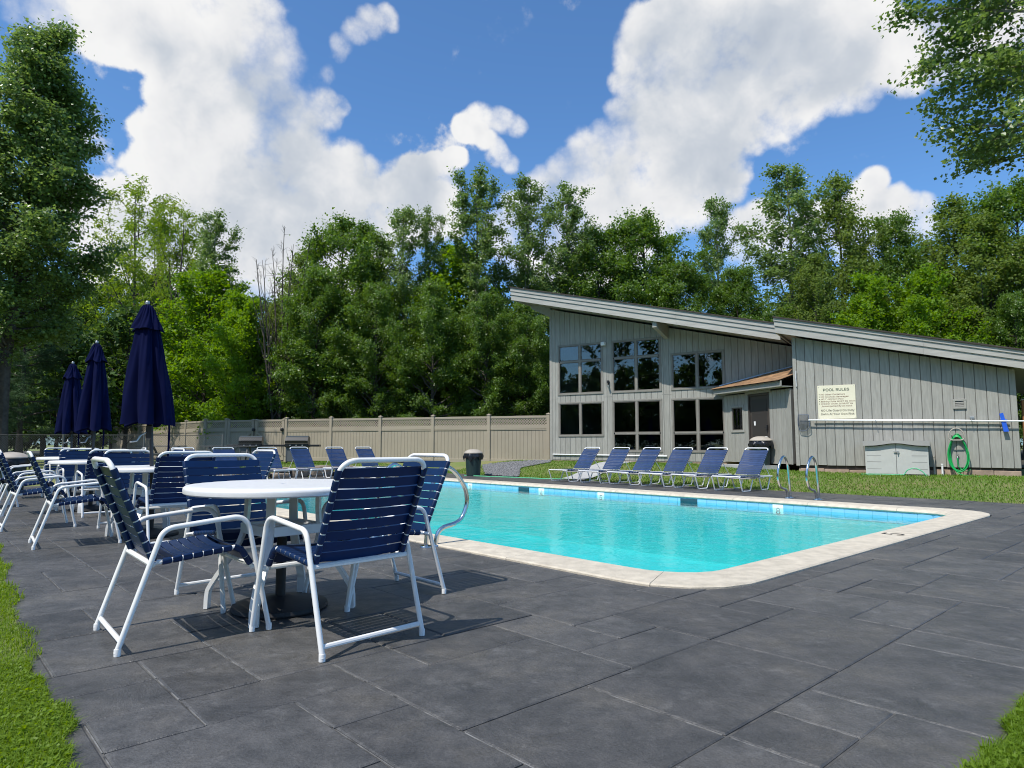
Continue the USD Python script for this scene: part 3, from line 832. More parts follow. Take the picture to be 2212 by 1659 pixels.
# roofs: slab with shingles, soffit, three-step fascia
def roof(parent, s0, s1, und, nf, nb, th=.46, zoff=0.0, soff=0.0, prow=0.0, yf=0.0):
    """shed roof: s0..s1 along, front edge at n = nf; und(s) underside at the fascia"""
    y0, y1 = -nf, nb
    T = lambda s, k: und(s) + k
    # soffit / deck
    sl = hexa([(s0 + .03 + prow, y1, T(s0 + .03 + prow, .06)), (s1 - .02, y1, T(s1 - .02, .06)), (s1 - .02, y0 + .06, T(s1 - .02, .06)), (s0 + .03, y0 + .06, T(s0 + .03, .06)),
               (s0 + .03 + prow, y1, T(s0 + .03 + prow, th - .02)), (s1 - .02, y1, T(s1 - .02, th - .02)), (s1 - .02, y0 + .06, T(s1 - .02, th - .02)), (s0 + .03, y0 + .06, T(s0 + .03, th - .02))])
    v, f = sl
    r = part(parent, 'roof', (v, f[:, ::-1]), TRIM)
    sh = hexa([(s0 - .03 + prow, y1, T(s0 - .03 + prow, th - .015)), (s1 + .03, y1, T(s1 + .03, th - .015)), (s1 + .03, y0 - .09, T(s1 + .03, th - .015)), (s0 - .03, y0 - .09, T(s0 - .03, th - .015)),
               (s0 - .03 + prow, y1, T(s0 - .03 + prow, th + .02)), (s1 + .03, y1, T(s1 + .03, th + .02)), (s1 + .03, y0 - .09, T(s1 + .03, th + .02)), (s0 - .03, y0 - .09, T(s0 - .03, th + .02))])
    part(r, 'shingles', (sh[0], sh[1][:, ::-1]), ROOFD)
    cuts = [(0.0, .19, .0), (.192, .32, -.028), (.322, th - .018, -.054)]
    for (k0, k1, dy) in cuts:
        # boards about 3.6 m long, butted
        nb_ = max(1, int(round((s1 - s0) / 3.4)))
        for q in range(nb_):
            a = s0 + (s1 - s0) * q / nb_ + (.0015 if q else 0); b = s0 + (s1 - s0) * (q + 1) / nb_ - .0015
            v, f = hexa([(a, y0 + dy + .055, T(a, k0)), (b, y0 + dy + .055, T(b, k0)), (b, y0 + dy, T(b, k0)), (a, y0 + dy, T(a, k0)), (a, y0 + dy + .055, T(a, k1)), (b, y0 + dy + .055, T(b, k1)), (b, y0 + dy, T(b, k1)), (a, y0 + dy, T(a, k1))])
            part(r, 'fascia_board', (v, f[:, ::-1]), FASCIA)
    # side fascia on the high end
    for (k0, k1, dy) in cuts:
        a = np.array([s0 + dy * .6, y0 + .056 + dy]); b = np.array([s0 + prow + dy * .6, y1])
        v, f = hexa([(a[0], a[1], T(s0, k0)), (a[0] + .05, a[1], T(s0 + .05, k0)), (b[0] + .05, b[1], T(s0 + prow + .05, k0)), (b[0], b[1], T(s0 + prow, k0)),
                     (a[0], a[1], T(s0, k1)), (a[0] + .05, a[1], T(s0 + .05, k1)), (b[0] + .05, b[1], T(s0 + prow + .05, k1)), (b[0], b[1], T(s0 + prow, k1))])
        part(r, 'fascia_board', (v, f), FASCIA)
    return r


R1 = roof(house, -.93, SR - .45, ROOF1, 1.27, BACK + .3, prow=.55)
part(house, 'roof_end_rib', box((SR - .42, -.1, ROOF1(SR - .4) + .07), (SR + .2, BACK, ROOF1(SR - .4) + .38)), TRIM)
# beam of the front wall that runs out to the prow, and the outrigger under the eave
v, f = hexa([(-.78, -.04, ROOF1(-.78) - .10), (0, -.04, ROOF1(0) - .30), (0, .10, ROOF1(0) - .30), (-.78, .10, ROOF1(-.78) - .10), (-.86, -.04, ROOF1(-.86) + .055), (0, -.04, ROOF1(0) + .055), (0, .10, ROOF1(0) + .055), (-.86, .10, ROOF1(-.86) + .055)])
part(house, 'gable_beam', (v, f), TRIM)
sb = 4.34
v, f = hexa([(sb, -1.18, ROOF1(sb) - .20), (sb + .14, -1.18, ROOF1(sb) - .20), (sb + .14, -.02, ROOF1(sb) - .42), (sb, -.02, ROOF1(sb) - .42), (sb, -1.18, ROOF1(sb) + .055), (sb + .14, -1.18, ROOF1(sb + .14) + .055), (sb + .14, -.02, ROOF1(sb + .14) + .055), (sb, -.02, ROOF1(sb) + .055)])
part(house, 'outrigger', (v, f), TRIM)

# right-hand wing
S1 = 4.80
right = part(house, 'wall', moved(yz(prism(wall_poly(0, S1, ZB2 + .03, lambda s: ROOF2(s) - .02), -.10, 0)), (SR, -NR, 0)), WALLB)
boards(right, SR + .07, SR + S1, ZB2, lambda s: ROOF2(s - SR) - .012, [], .219, y=-NR, gap=.0055)
part(house, 'corner_trim', cbox((SR - .022, -NR - .038, ZB2 - .02), (SR + .068, -NR - .0215, ROOF2(0) - .02), .003), TRIM)
v, f = hexa([(SR - .0, -NR + .102, ZB2), (SR + .1, -NR + .102, ZB2), (SR + .1, 4.0, ZB2), (SR, 4.0, ZB2), (SR, -NR + .102, ROOF2(0) - .02), (SR + .1, -NR + .102, ROOF2(.1) - .02), (SR + .1, 4.0, ROOF2(.1) - .02), (SR, 4.0, ROOF2(0) - .02)])
part(house, 'side_wall', (v, f), SIDING)
v, f = hexa([(SR + S1 - .1, -NR + .102, ZB2), (SR + S1, -NR + .102, ZB2), (SR + S1, 4.0, ZB2), (SR + S1 - .1, 4.0, ZB2), (SR + S1 - .1, -NR + .102, ROOF2(S1 - .1) - .02), (SR + S1, -NR + .102, ROOF2(S1) - .02), (SR + S1, 4.0, ROOF2(S1) - .02), (SR + S1 - .1, 4.0, ROOF2(S1 - .1) - .02)])
part(house, 'side_wall', (v, f), SIDING)
roof(house, SR - .38, SR + S1 + 1.6, lambda s: ROOF2(s - SR), NR + .42, 5.0, th=.42)
bk = [0, .62, 1.21, 1.83, 2.44, 3.06, 3.66, 4.25, S1 - .03]
for a, b in zip(bk[:-1], bk[1:]):
    part(house, 'foundation_block', cbox((SR + a + .03, -NR + .015, -.05), (SR + b + .022, -NR + .22, .315 + .03 * math.sin(a * 9)), .008), FOUND)
part(house, 'sill_board', box((SR + .03, -NR + .03, .30), (SR + S1 - .02, -NR + .15, ZB2 + .028)), mat('dark_sill', (.07, .05, .04), rough=.9))
vt = part(house, 'vent', join(cbox((SR + 3.55, -NR - .055, 1.985), (SR + 3.82, -NR - .021, 2.035)), cbox((SR + 3.55, -NR - .055, 1.80), (SR + 3.82, -NR - .021, 1.85)), cbox((SR + 3.55, -NR - .053, 1.8505), (SR + 3.60, -NR - .021, 1.9845)), cbox((SR + 3.77, -NR - .053, 1.8505), (SR + 3.82, -NR - .021, 1.9845))), TRIM)
part(vt, 'opening', box((SR + 3.60, -NR - .024, 1.85), (SR + 3.77, -NR - .0215, 1.985)), DARK)
for k in range(3):
    z = 1.87 + .043 * k
    v, f = hexa([(SR + 3.602, -NR - .05, z - .012), (SR + 3.768, -NR - .05, z - .012), (SR + 3.768, -NR - .026, z + .012), (SR + 3.602, -NR - .026, z + .012), (SR + 3.602, -NR - .05, z - .006), (SR + 3.768, -NR - .05, z - .006), (SR + 3.768, -NR - .026, z + .018), (SR + 3.602, -NR - .026, z + .018)])
    part(vt, 'slat', (v, f), TRIM)
part(house, 'outlet_box', cbox((SR + 3.87, -NR - .07, 1.555), (SR + 3.96, -NR - .0215, 1.61), .006), GREYMETAL)
part(house, 'downspout', tube([(SR + .06, -NR - .06, 2.92), (SR + .05, -NR - .07, 2.72), (SR + .06, -NR - .05, 2.5)], .018, 8), mat('downspout_metal', (.5, .5, .5), rough=.4))

# diagonal entry between the two wings
e0 = np.array([6.23, 0.0]); e1 = np.array([SR - .1, -NR]); ed = (e1 - e0) / np.linalg.norm(e1 - e0); EL = np.linalg.norm(e1 - e0)
EDEG = math.degrees(math.atan2(ed[1], ed[0]))
_SHIFT[0] = (e0, EDEG); ent = house
ZE = 2.47
EH = [(.42, .98, 1.36, 2.08), (1.24, 2.20, .30, 2.42)]
ep = sbox(0, .43, EL, ZE)
for h in EH:
    ep = ep.difference(sbox(h[0], h[2], h[1], h[3]))
ew = part(ent, 'entry_wall', yz(prism(ep, -.1, 0)), WALLB)
boards(ent, .0, EL, .41, lambda s: ZE - .01, [EH[0], (EH[1][0], EH[1][1], .3, 2.42)], .18)
window(ent, .42, .98, 1.36, 2.08, None, None, tm=SIDING)
dr = part(ent, 'door', cbox((1.29, .01, .44), (2.15, .055, 2.36), .006), DOORM)
part(dr, 'door_frame', join(cbox((1.235, -.03, .42), (1.288, .07, 2.43)), cbox((2.152, -.03, .42), (2.205, .07, 2.43)), cbox((1.2885, -.028, 2.362), (2.1515, .07, 2.43))), DOORM)
part(dr, 'screen', box((1.38, .004, .66), (2.06, .0095, 2.26)), mat('door_screen', (.035, .030, .027), rough=.5))
part(dr, 'handle', join(cbox((2.07, -.05, 1.36), (2.10, .008, 1.50), .006), tube([(2.085, -.03, 1.43), (2.0, -.045, 1.43)], .009, 6)), BLACK)
part(dr, 'notice', box((1.46, .0015, 1.50), (1.54, .0035, 1.62)), WHITE)
part(dr, 'notice', box((1.93, .0015, 1.06), (2.05, .0035, 1.18)), WHITE)
part(ent, 'head_trim', cbox((1.14, -.052, 2.432), (2.30, -.022, 2.50), .004), TRIM)
part(ent, 'step', box((1.0, -.9, .12), (2.5, -.02, .36)), WALK)
part(ent, 'eave_board', cbox((-.05, -.34, 2.51), (EL + .02, -.29, 2.665), .004), TRIM)
part(ent, 'soffit', box((-.03, -.289, 2.505), (EL + .02, .05, 2.53)), TRIM)
# roof of the entry: slopes up from the eave to the inner corner, in courses of tan shingles
A3 = np.array([-.12, -.40]); B3 = np.array([EL + .02, -.40])
inv = lambda p: np.array([(p - e0) @ ed, (p - e0) @ np.array([-ed[1], ed[0]])])
C3 = inv(np.array([SR - .02, -.03])); rise = 3.34 - 2.68
zr = lambda p: 2.68 + rise * (p[1] - A3[1]) / (C3[1] - A3[1])
tri = Polygon([A3, B3, inv(np.array([SR - .02, -NR + .1])), C3, inv(np.array([6.05, -.03]))])
tv, tf = trimesh.creation.triangulate_polygon(tri, engine='earcut')
zz = np.array([zr(p) for p in tv])
rf = part(ent, 'entry_roof', join((np.c_[tv, zz - .03], tf), (np.c_[tv, zz - .012], tf)), ROOFD)
course = .135; rs = np.random.default_rng(5)
k = 0; y = A3[1]
while y < C3[1]:
    strip = tri.intersection(sbox(-9, y, 9, y + course * 1.0))
    if not strip.is_empty:
        x0, _, x1, _ = strip.bounds; x = x0 - rs.random() * .3
        while x < x1:
            w = .24 + .14 * rs.random()
            p = strip.intersection(sbox(x + .002, y - .01, x + w - .002, y + course + .01)); x += w
            if p.geom_type != 'Polygon' or p.area < .002:
                continue
            v, f = prism(p, 0, .010)
            lift = .006 * (1 - (v[:, 1] - y) / course) + .002
            v[:, 2] = v[:, 2] + lift + np.array([zr(q) for q in v]) - .010
            part(rf, 'shingle', (v, f), SHINGLE)
    y += course
pa, pb = inv(np.array([6.10, -.035])), inv(np.array([SR - .03, -.035]))
part(ent, 'flashing', tube([(pa[0], pa[1], zr(pa) + .02), (pb[0], pb[1], zr(pb) + .02)], .018, 6), mat('pale_blue_flashing', (.45, .55, .68), rough=.4))
_SHIFT[0] = None

# ------------------------------------------------------------------ things on and by the pool house wall
sg = thing('pool_rules_sign', 'cream POOL RULES sign screwed to the grey wall', 'sign', HL(SR + 1.015, NR + .022, 1.61), HDEG)
part(sg, 'board', cbox((-.45, -.016, 0), (.45, -.001, .885), .003), CREAM)


def line(parent, txt, x, z, h, m, bold=False, name='lettering', width=None, shear=0.0, center=False):
    g = meshkit.text_mesh(txt, h, .0015, bold=bold); v = np.array(g.vertices)
    w = v[:, 0].max() - v[:, 0].min()
    if width:
        v[:, 0] *= width / w; w = width
    v[:, 0] += shear * v[:, 1]
    if center:
        v[:, 0] -= v[:, 0].min() + w / 2
    part(parent, name, (np.stack([x + v[:, 0], -.0165 - v[:, 2], z + v[:, 1]], 1), np.array(g.faces)), m)


line(sg, 'POOL RULES', 0, .735, .068, INK, bold=True, width=.62, center=True)
for k, (txt, wd) in enumerate([('NO Glass Containers', .58), ('NO Alcoholic Beverages', .66), ('NO T-Shirts in Pool', .54), ('Bathing Suits MUST Be Worn', .81), ('Children Under 16 MUST Be', .76), ('Accompanied By An Adult', .72)]):
    z = .63 - k * .0615
    line(sg, txt, -.38 + (.02 if k == 5 else 0), z, .036, INK2, bold=True, width=wd, shear=.22)
    if k < 5:
        part(sg, 'bullet', box((-.415, -.018, z + .010), (-.395, -.0165, z + .028)), INK)
line(sg, 'NO Life Guard On Duty', -.385, .20, .050, INK3, bold=True, width=.79)
line(sg, 'Swim At Your Own Risk', -.385, .105, .050, INK3, bold=True, width=.79)
for (x, z) in ((-.42, .85), (.42, .85), (-.42, .03), (.42, .03)):
    part(sg, 'screw', moved(lathe([(0, .003), (.008, .002), (.008, 0)], 8), (0, 0, 0)) if 0 else box((x - .006, -.0185, z - .006), (x + .006, -.0165, z + .006)), GREYMETAL)

# long poles hanging on the wall
pl = thing('skimmer_pole', 'long white pole with a leaf net, resting on hooks along the grey wall', 'pool pole', HL(SR, NR, 0), HDEG)
part(pl, 'pole', tube([(.33, -.14, 1.585), (2.6, -.15, 1.53), (5.4, -.14, 1.468)], .017, 8), WHITE, smooth=True)
nf = [(.33, -.145, 1.575), (.10, -.13, 1.735), (.06, -.12, 1.70), (.10, -.11, 1.40), (.20, -.11, 1.30), (.36, -.14, 1.50)]
part(pl, 'net_frame', tube(smooth_path([(.34, -.145, 1.60), (.34, -.13, 1.73), (.09, -.12, 1.735), (.07, -.11, 1.50), (.13, -.10, 1.30), (.22, -.11, 1.30), (.36, -.14, 1.44), (.34, -.145, 1.58)], 40), .008, 6), mat('net_frame_blue', (.06, .09, .15), rough=.5), smooth=True)
NETM = usdkit.material(stage, '/World/Looks/net_mesh', {'t': ('transparent_bsdf', {}), 'd': ('diffuse_bsdf', dict(color=(.07, .08, .09))), 'm': ('mix_closure', dict(fac=.55))}, [('t.BSDF', 'm.closure1'), ('d.BSDF', 'm.closure2')], surface='m.closure')
part(pl, 'net', (np.array([(.335, -.140, 1.725), (.095, -.118, 1.73), (.075, -.108, 1.50), (.135, -.099, 1.31), (.22, -.108, 1.31), (.352, -.138, 1.44), (.20, -.20, 1.48)]), np.array([[0, 1, 6], [1, 2, 6], [2, 3, 6], [3, 4, 6], [4, 5, 6], [5, 0, 6]])), NETM)
pl2 = thing('brush_pole', 'second white pole on the wall with a blue brush head at its far end', 'pool pole', HL(SR, NR, 0), HDEG)
part(pl2, 'pole', tube([(.45, -.085, 1.585), (2.4, -.085, 1.562), (4.62, -.085, 1.485)], .017, 8), WHITE, smooth=True)
v, f = hexa([(4.50, -.14, 1.24), (4.60, -.14, 1.24), (4.60, -.105, 1.24), (4.50, -.105, 1.24), (4.44, -.14, 1.66), (4.51, -.14, 1.68), (4.51, -.105, 1.68), (4.44, -.105, 1.66)])
part(pl2, 'brush_head', (v, f), BLUEP)
part(pl2, 'clamp', cbox((4.50, -.15, 1.455), (4.58, -.07, 1.52), .006), BLUEP)
for s in (1.9, 3.9):
    part(pl2, 'hook', tube([(s, -.022, 1.60), (s, -.11, 1.50), (s, -.18, 1.50), (s, -.18, 1.56)], .007, 5), GREYMETAL)

# hose on its hanger
hz = ground_h(*to_uv(HL(SR + 3.6, NR))[[0, 1]])
hs = thing('garden_hose', 'bright green hose coiled over a wall hanger beside the storage box', 'hose', HL(SR + 3.58, NR, 0), HDEG)
rs = np.random.default_rng(3)
for k in range(8):
    wx, zb, zt = .145 + .022 * rs.random() + .004 * k, .27 + .10 * rs.random(), 1.20 - .01 * k
    t = np.linspace(0, 2 * math.pi, 44)[:-1]
    cx = .03 * rs.normal() * .5 + .012
    X = np.sin(t) * np.where(np.cos(t) > 0, .82 + .18 * (1 - np.cos(t)), 1.0) * (wx + .035 * (1 - np.cos(t)) / 2) + cx + .02 * (1 - np.cos(t)) / 2
    Z = (zt + zb) / 2 + np.cos(t) * (zt - zb) / 2
    Y = -.055 - .012 * k - .02 * (1 - np.cos(t))
    part(hs, 'coil', tube(np.stack([X, Y, Z], 1), .0115, 6, closed=True), HOSE, smooth=True)
part(hs, 'loose_end', tube(smooth_path([(-.10, -.14, .45), (-.02, -.18, .27), (.10, -.26, .22), (.32, -.40, .205), (.50, -.52, .20)], 24), .0115, 6), HOSE, smooth=True)
part(hs, 'tap_lead', tube(smooth_path([(0, -.08, .62), (.0, -.09, .48), (.06, -.09, .36), (.16, -.09, .31), (.24, -.10, .36)], 20), .0115, 6), HOSE, smooth=True)
hg = thing('hose_hanger', 'grey metal arched hanger that carries the green hose', 'hose hanger', HL(SR + 3.58, NR, 0), HDEG)
a_ = np.linspace(-.25, math.pi + .25, 24)
part(hg, 'arch', tube(np.stack([np.cos(a_) * .155, np.full(24, -.17), 1.13 + np.sin(a_) * .20], 1), .014, 7), LID, smooth=True)
part(hg, 'front_bar', tube(smooth_path([(-.15, -.17, 1.08), (-.08, -.175, 1.045), (.08, -.175, 1.045), (.15, -.17, 1.08)], 12), .014, 7), LID, smooth=True)
part(hg, 'bracket', join(box((-.10, -.17, 1.16), (-.08, -.022, 1.18)), box((.08, -.17, 1.16), (.10, -.022, 1.18))), LID)
tp = thing('water_tap', 'small brass wall tap inside the loop of the green hose', 'tap', HL(SR + 3.58, NR + .02, .66), HDEG)
part(tp, 'spout', tube([(0, 0, 0), (0, -.05, 0), (0, -.06, -.04)], .014, 8), GREYMETAL, smooth=True)
part(tp, 'wheel', moved(lathe([(0, 0), (.03, 0), (.03, .012), (0, .012)], 10), (0, -.045, .035)), GREYMETAL)
for (s, h, lab) in ((3.10, .66, 'thin grey pipe stub standing right beside the storage box'), (3.26, .47, 'short white pipe stub between the storage box and the green hose')):
    z0 = float(ground_h(*to_uv(HL(SR + s, NR + .1))))
    t = thing('vent_pipe', lab, 'pipe', HL(SR + s, NR + .10, z0 - .02), HDEG)
    part(t, 'pipe', tube([(0, 0, 0), (0, 0, h - z0)], .022, 10), WHITE if s > 3.2 else LID, smooth=40)
    part(t, 'cap', tube([(0, 0, h - z0), (0, 0, h - z0 + .03)], .028, 10), WHITE if s > 3.2 else LID, smooth=40)

# storage box
bz = float(ground_h(*to_uv(HL(SR + 2.3, NR + .4)))) - .01
bx = thing('storage_box', 'light grey resin storage box with two doors against the grey wall', 'storage box', HL(SR + 2.33, NR, bz), HDEG)
BWd, BH = 1.32, .80


def bowed(x0, x1, z0, z1, y, bow=.05, n=7, th=.03, ztop=None):
    xs = np.linspace(x0, x1, n); yy = y - bow * (1 - (xs / (BWd / 2)) ** 2)
    zt = np.full(n, z1) if ztop is None else np.array([ztop(x) for x in xs])
    V = np.vstack([np.c_[xs, yy, np.full(n, z0)], np.c_[xs, yy + th, np.full(n, z0)], np.c_[xs, yy + th, zt], np.c_[xs, yy, zt]])
    F = []
    for a in range(4):
        b = (a + 1) % 4
        for i in range(n - 1):
            F += [[a * n + i, b * n + i, b * n + i + 1], [a * n + i, b * n + i + 1, a * n + i + 1]]
    F += [[0, 3 * n, 2 * n], [0, 2 * n, n], [n - 1, 2 * n - 1, 3 * n - 1], [n - 1, 3 * n - 1, 4 * n - 1]]
    return V, np.array(F)


part(bx, 'body', join(box((-BWd / 2, -.72, .02), (-BWd / 2 + .05, -.05, .75)), box((BWd / 2 - .05, -.72, .02), (BWd / 2, -.05, .75)), box((-BWd / 2 + .05, -.09, .02), (BWd / 2 - .05, -.05, .75)), box((-BWd / 2, -.74, 0), (BWd / 2, -.05, .0195))), BOXM)
arch = lambda x: .70 + .075 * math.exp(-(x / .30) ** 2)
for sgn in (-1, 1):
    d = part(bx, 'door', bowed(*( (-BWd / 2 + .005, -.005) if sgn < 0 else (.005, BWd / 2 - .005)), .05, .7, -.72, ztop=arch), BOXM)
    for z in (.16, .33, .48, .60):
        xs = (-BWd / 2 + .03, -BWd / 2 + .34) if sgn < 0 else (BWd / 2 - .34, BWd / 2 - .03)
        part(d, 'groove', bowed(xs[0], xs[1], z, z + .012, -.7225, th=.004), BOXL)
part(bx, 'latch', join(cbox((-.05, -.81, .575), (.07, -.785, .59), .004), cbox((.03, -.815, .52), (.05, -.79, .60), .004)), GREYMETAL)
xs = np.linspace(-BWd / 2 - .04, BWd / 2 + .04, 15)
lo = np.array([.72 + .065 * math.exp(-(x / .32) ** 2) for x in xs])
hi = np.full(15, .835) + .012 * np.cos(xs / .7 * 1.5)
V = np.vstack([np.c_[xs, np.full(15, -.80) - .05 * (1 - (xs / .7) ** 2), lo], np.c_[xs, np.full(15, -.03), lo], np.c_[xs, np.full(15, -.03), hi], np.c_[xs, np.full(15, -.79) - .05 * (1 - (xs / .7) ** 2), hi]])
F = []
for a in range(4):
    b = (a + 1) % 4
    for i in range(14):
        F += [[a * 15 + i, b * 15 + i, b * 15 + i + 1], [a * 15 + i, b * 15 + i + 1, a * 15 + i + 1]]
F += [[0, 45, 30], [0, 30, 15], [14, 29, 44], [14, 44, 59]]
part(bx, 'lid', (V, np.array(F)), BOXL, smooth=30)
part(bx, 'lid_knob', moved(lathe([(0, .03), (.02, .02), (.02, 0)], 10), (-.10, -.7, .845)), BOXL, smooth=True)

# ------------------------------------------------------------------ chairs, tables, parasols
def chair_proto():
    t = thing('dining_chair', 'x', 'chair')
    hw = .275
    C = .34
    prof = [(0, .012), (.145, .44), (.172, .515), (.225, .548), (.33, .563), (.47, .576), (.535, .566), (.585, .49), (.612, .32), (.68, .012)]
    for sx in (-1, 1):
        P = fillet([(sx * hw, y - C, z) for y, z in ((0, .012), (.168, .545), (.55, .585), (.68, .012))], [0, .075, .085, 0], 9)
        P = np.vstack([P[0], (P[0] + P[1]) / 2, P[1:-1], (P[-2] + P[-1]) / 2, P[-1]])
        f = part(t, 'side_frame', tube(P, .0128, 10), WHITE, smooth=40)
        part(f, 'foot_cap', join(*[moved(lathe([(0, 0), (.0145, 0), (.0150, .03), (.0120, .034)], 10), (sx * hw, y - C + dy, 0)) for y, dy in ((0, .004), (.68, -.001))]), WHITE, smooth=40)
    bw = .243
    B = np.array([.14 - C, .39]); T = np.array([-.062 - C, .868]); dirn = (T - B) / np.linalg.norm(T - B); nrm = np.array([dirn[1], -dirn[0]])
    Lb = np.linalg.norm(T - B)
    P = fillet([(-bw, *(B - dirn * .0)), (-bw, *T), (bw, *T), (bw, *B)], [0, .085, .085, 0], 9)
    part(t, 'back_frame', tube(P, .0125, 10), WHITE, smooth=40)
    S0, S1, S2 = np.array([.15 - C, .388]), np.array([.525 - C, .428]), np.array([.60 - C, .315])
    for sx in (-1, 1):
        P = fillet([(sx * bw, *S0), (sx * bw, *S1), (sx * bw, *S2)], [0, .05, 0], 6)
        part(t, 'seat_rail', tube(P, .0120, 8), WHITE, smooth=40)
    bar = lambda y, z, r, n='crossbar', x=hw: part(t, n, tube([(-x, y - C, z), (x, y - C, z)], r, 8), WHITE, smooth=40)
    bar(.018, .056, .0115); bar(.128, .384, .0130); bar(.615, .318, .0125)
    for sx in (-1, 1):
        part(t, 'bracket', tube([(sx * .28, .128 - C, .384), (sx * bw, .15 - C, .39)], .010, 6), WHITE, smooth=40)
        part(t, 'bracket', tube([(sx * hw, .615 - C, .318), (sx * bw, .60 - C, .32)], .010, 6), WHITE, smooth=40)

    def strap(p, d, nn, w, sag, name='strap'):
        """a vinyl strap round both rails: centre p (y, z), d along the rail, nn outwards"""
        ks = np.linspace(-1, 1, 7); V = []
        hh = w / 2
        for th in (.0160, .0135):
            for k in ks:
                s_ = th - sag * (1 - k * k)
                for e in (-hh, hh):
                    V.append((k * (bw + .004), p[0] + d[0] * e + nn[0] * s_, p[1] + d[1] * e + nn[1] * s_))
        V = np.array(V); F = []
        for i in range(6):
            a = 2 * i; b = 14 + 2 * i
            F += [[a, a + 1, a + 3], [a, a + 3, a + 2], [b, b + 3, b + 1], [b, b + 2, b + 3], [a, a + 2, b + 2], [a, b + 2, b], [a + 1, b + 1, b + 3], [a + 1, b + 3, a + 3]]
        ms = [(V, np.array(F))]
        for sx in (-1, 1):
            c = np.array([sx * bw, *p]); dd = np.array([0, *d])
            ms.append(tube([c - dd * hh, c - dd * (hh - .004), c + dd * (hh - .004), c + dd * hh], [.0140, .0164, .0164, .0140], 10, cap=False))
        part(t, name, join(*ms), STRAP, smooth=40)

    nS = 9
    for k in range(nS):
        q = B + dirn * (.028 + (.425) * k / (nS - 1))
        strap(q, dirn, nrm, .0470, .010)
    d1 = (S1 - S0) / np.linalg.norm(S1 - S0); n1 = np.array([-d1[1], d1[0]])
    for k in range(7):
        strap(S0 + d1 * (.045 + .046 * k), d1, n1, .0415, .022)
    d2 = (S2 - S1) / np.linalg.norm(S2 - S1); n2 = np.array([-d2[1], d2[0]])
    strap(S1 + d2 * .040, d2, n2, .046, .008); strap(S1 + d2 * .088, d2, n2, .044, .008)
    # grooves of the wrapped rails near the bend
    dm = (d1 + d2); dm /= np.linalg.norm(dm); nm = np.array([-dm[1], dm[0]])
    strap(S1 + np.array([-.006, -.009]), dm, nm, .042, .014)
    return t


TABLES = [(3.81, 1.66), (7.70, 1.94), (11.2, 2.02), (14.45, 2.27)]      # u, v
CH = chair_proto()
_first = [True]


def put_chair(u, v, fu, fv, label, turn=0.0, group=None):
    """centre u, v; front looks along (fu, fv) in pool axes"""
    d = U2 * fu + V2 * fv
    loc = UV(u, v, .0045); deg = face_dir(d) + turn
    if _first[0]:
        _first[0] = False
        UsdGeom.Xformable(CH).GetOrderedXformOps()[0].Set(rotz_m(loc, deg)); keys(CH, label, None, group)
        return CH
    return dup(CH, label, loc, deg, group=group)


def at_table(k, side, label, gap=None, turn=0.0, along=0.0, group=None):
    u, v = TABLES[k]; g = gap
    du, dv = {'near': (-1, 0), 'far': (1, 0), 'lawn': (0, -1), 'pool': (0, 1)}[side]
    put_chair(u + du * g + (along if du == 0 else 0), v + dv * g + (along if dv == 0 else 0), -du, -dv, label, turn, group)


# nearest table: placed from the feet seen in the photograph
def from_feet(rear_a, rear_b, label):
    """rear feet (left, right as seen by someone sitting) on the ground"""
    a, b = np.array(rear_a), np.array(rear_b)
    lat = b - a; lat /= np.linalg.norm(lat); f = np.array([-lat[1], lat[0]]); c = (a + b) / 2 + f * .34
    deg = face_dir(f)
    if _first[0]:
        _first[0] = False
        UsdGeom.Xformable(CH).GetOrderedXformOps()[0].Set(rotz_m((*c, .0045), deg)); keys(CH, label); return
    dup(CH, label, (*c, .0045), deg)


from_feet((-2.116, 3.465), (-1.764, 3.047), 'blue strap chair at the nearest round table, seen side-on beside the grass edge')
from_feet((-.837, 2.961), (-.430, 3.386), 'blue strap chair at the nearest round table with its dark back to the camera')
from_feet((-.427, 4.30), (-.80, 4.71), 'blue strap chair at the nearest round table standing by the pool coping')
from_feet((-1.74, 4.68), (-2.117, 4.276), 'blue strap chair at the nearest round table facing the camera across the white top')
at_table(1, 'near', 'blue strap chair, dark back to the camera, at the table of the largest parasol', .72)
at_table(1, 'far', 'blue strap chair facing the camera beyond the table of the largest parasol', .70)
at_table(1, 'lawn', 'blue strap chair on the grass side of the largest parasol, seen side-on', .68, -4, -.10)
at_table(1, 'pool', 'blue strap chair on the pool side of the largest parasol table, half hidden', .80, 8, .0)
put_chair(9.36, 1.16, .05, 1, 'lone blue strap chair on the grass side between two parasol tables', -3)
at_table(2, 'near', 'blue strap chair with dark back at the middle parasol table', .74)
at_table(2, 'far', 'blue strap chair facing the camera beyond the middle parasol table', .70)
at_table(2, 'lawn', 'blue strap chair on the grass side of the middle parasol table', .70, 3, .1)
at_table(2, 'pool', 'blue strap chair seen edge-on on the pool side of the middle parasol table', .76, 5)
put_chair(12.75, .95, 0, 1, 'blue strap chair cut by the photo edge in front of the black-bagged bin', 6)
at_table(3, 'near', 'blue strap chair with dark back at the farthest parasol table', .72)
at_table(3, 'far', 'blue strap chair facing the camera beyond the farthest parasol table', .72, 5)
at_table(3, 'lawn', 'blue strap chair on the grass side of the farthest parasol table', .70, -3, .15)
at_table(3, 'pool', 'blue strap chair seen edge-on on the pool side of the farthest parasol table', .78, -6)


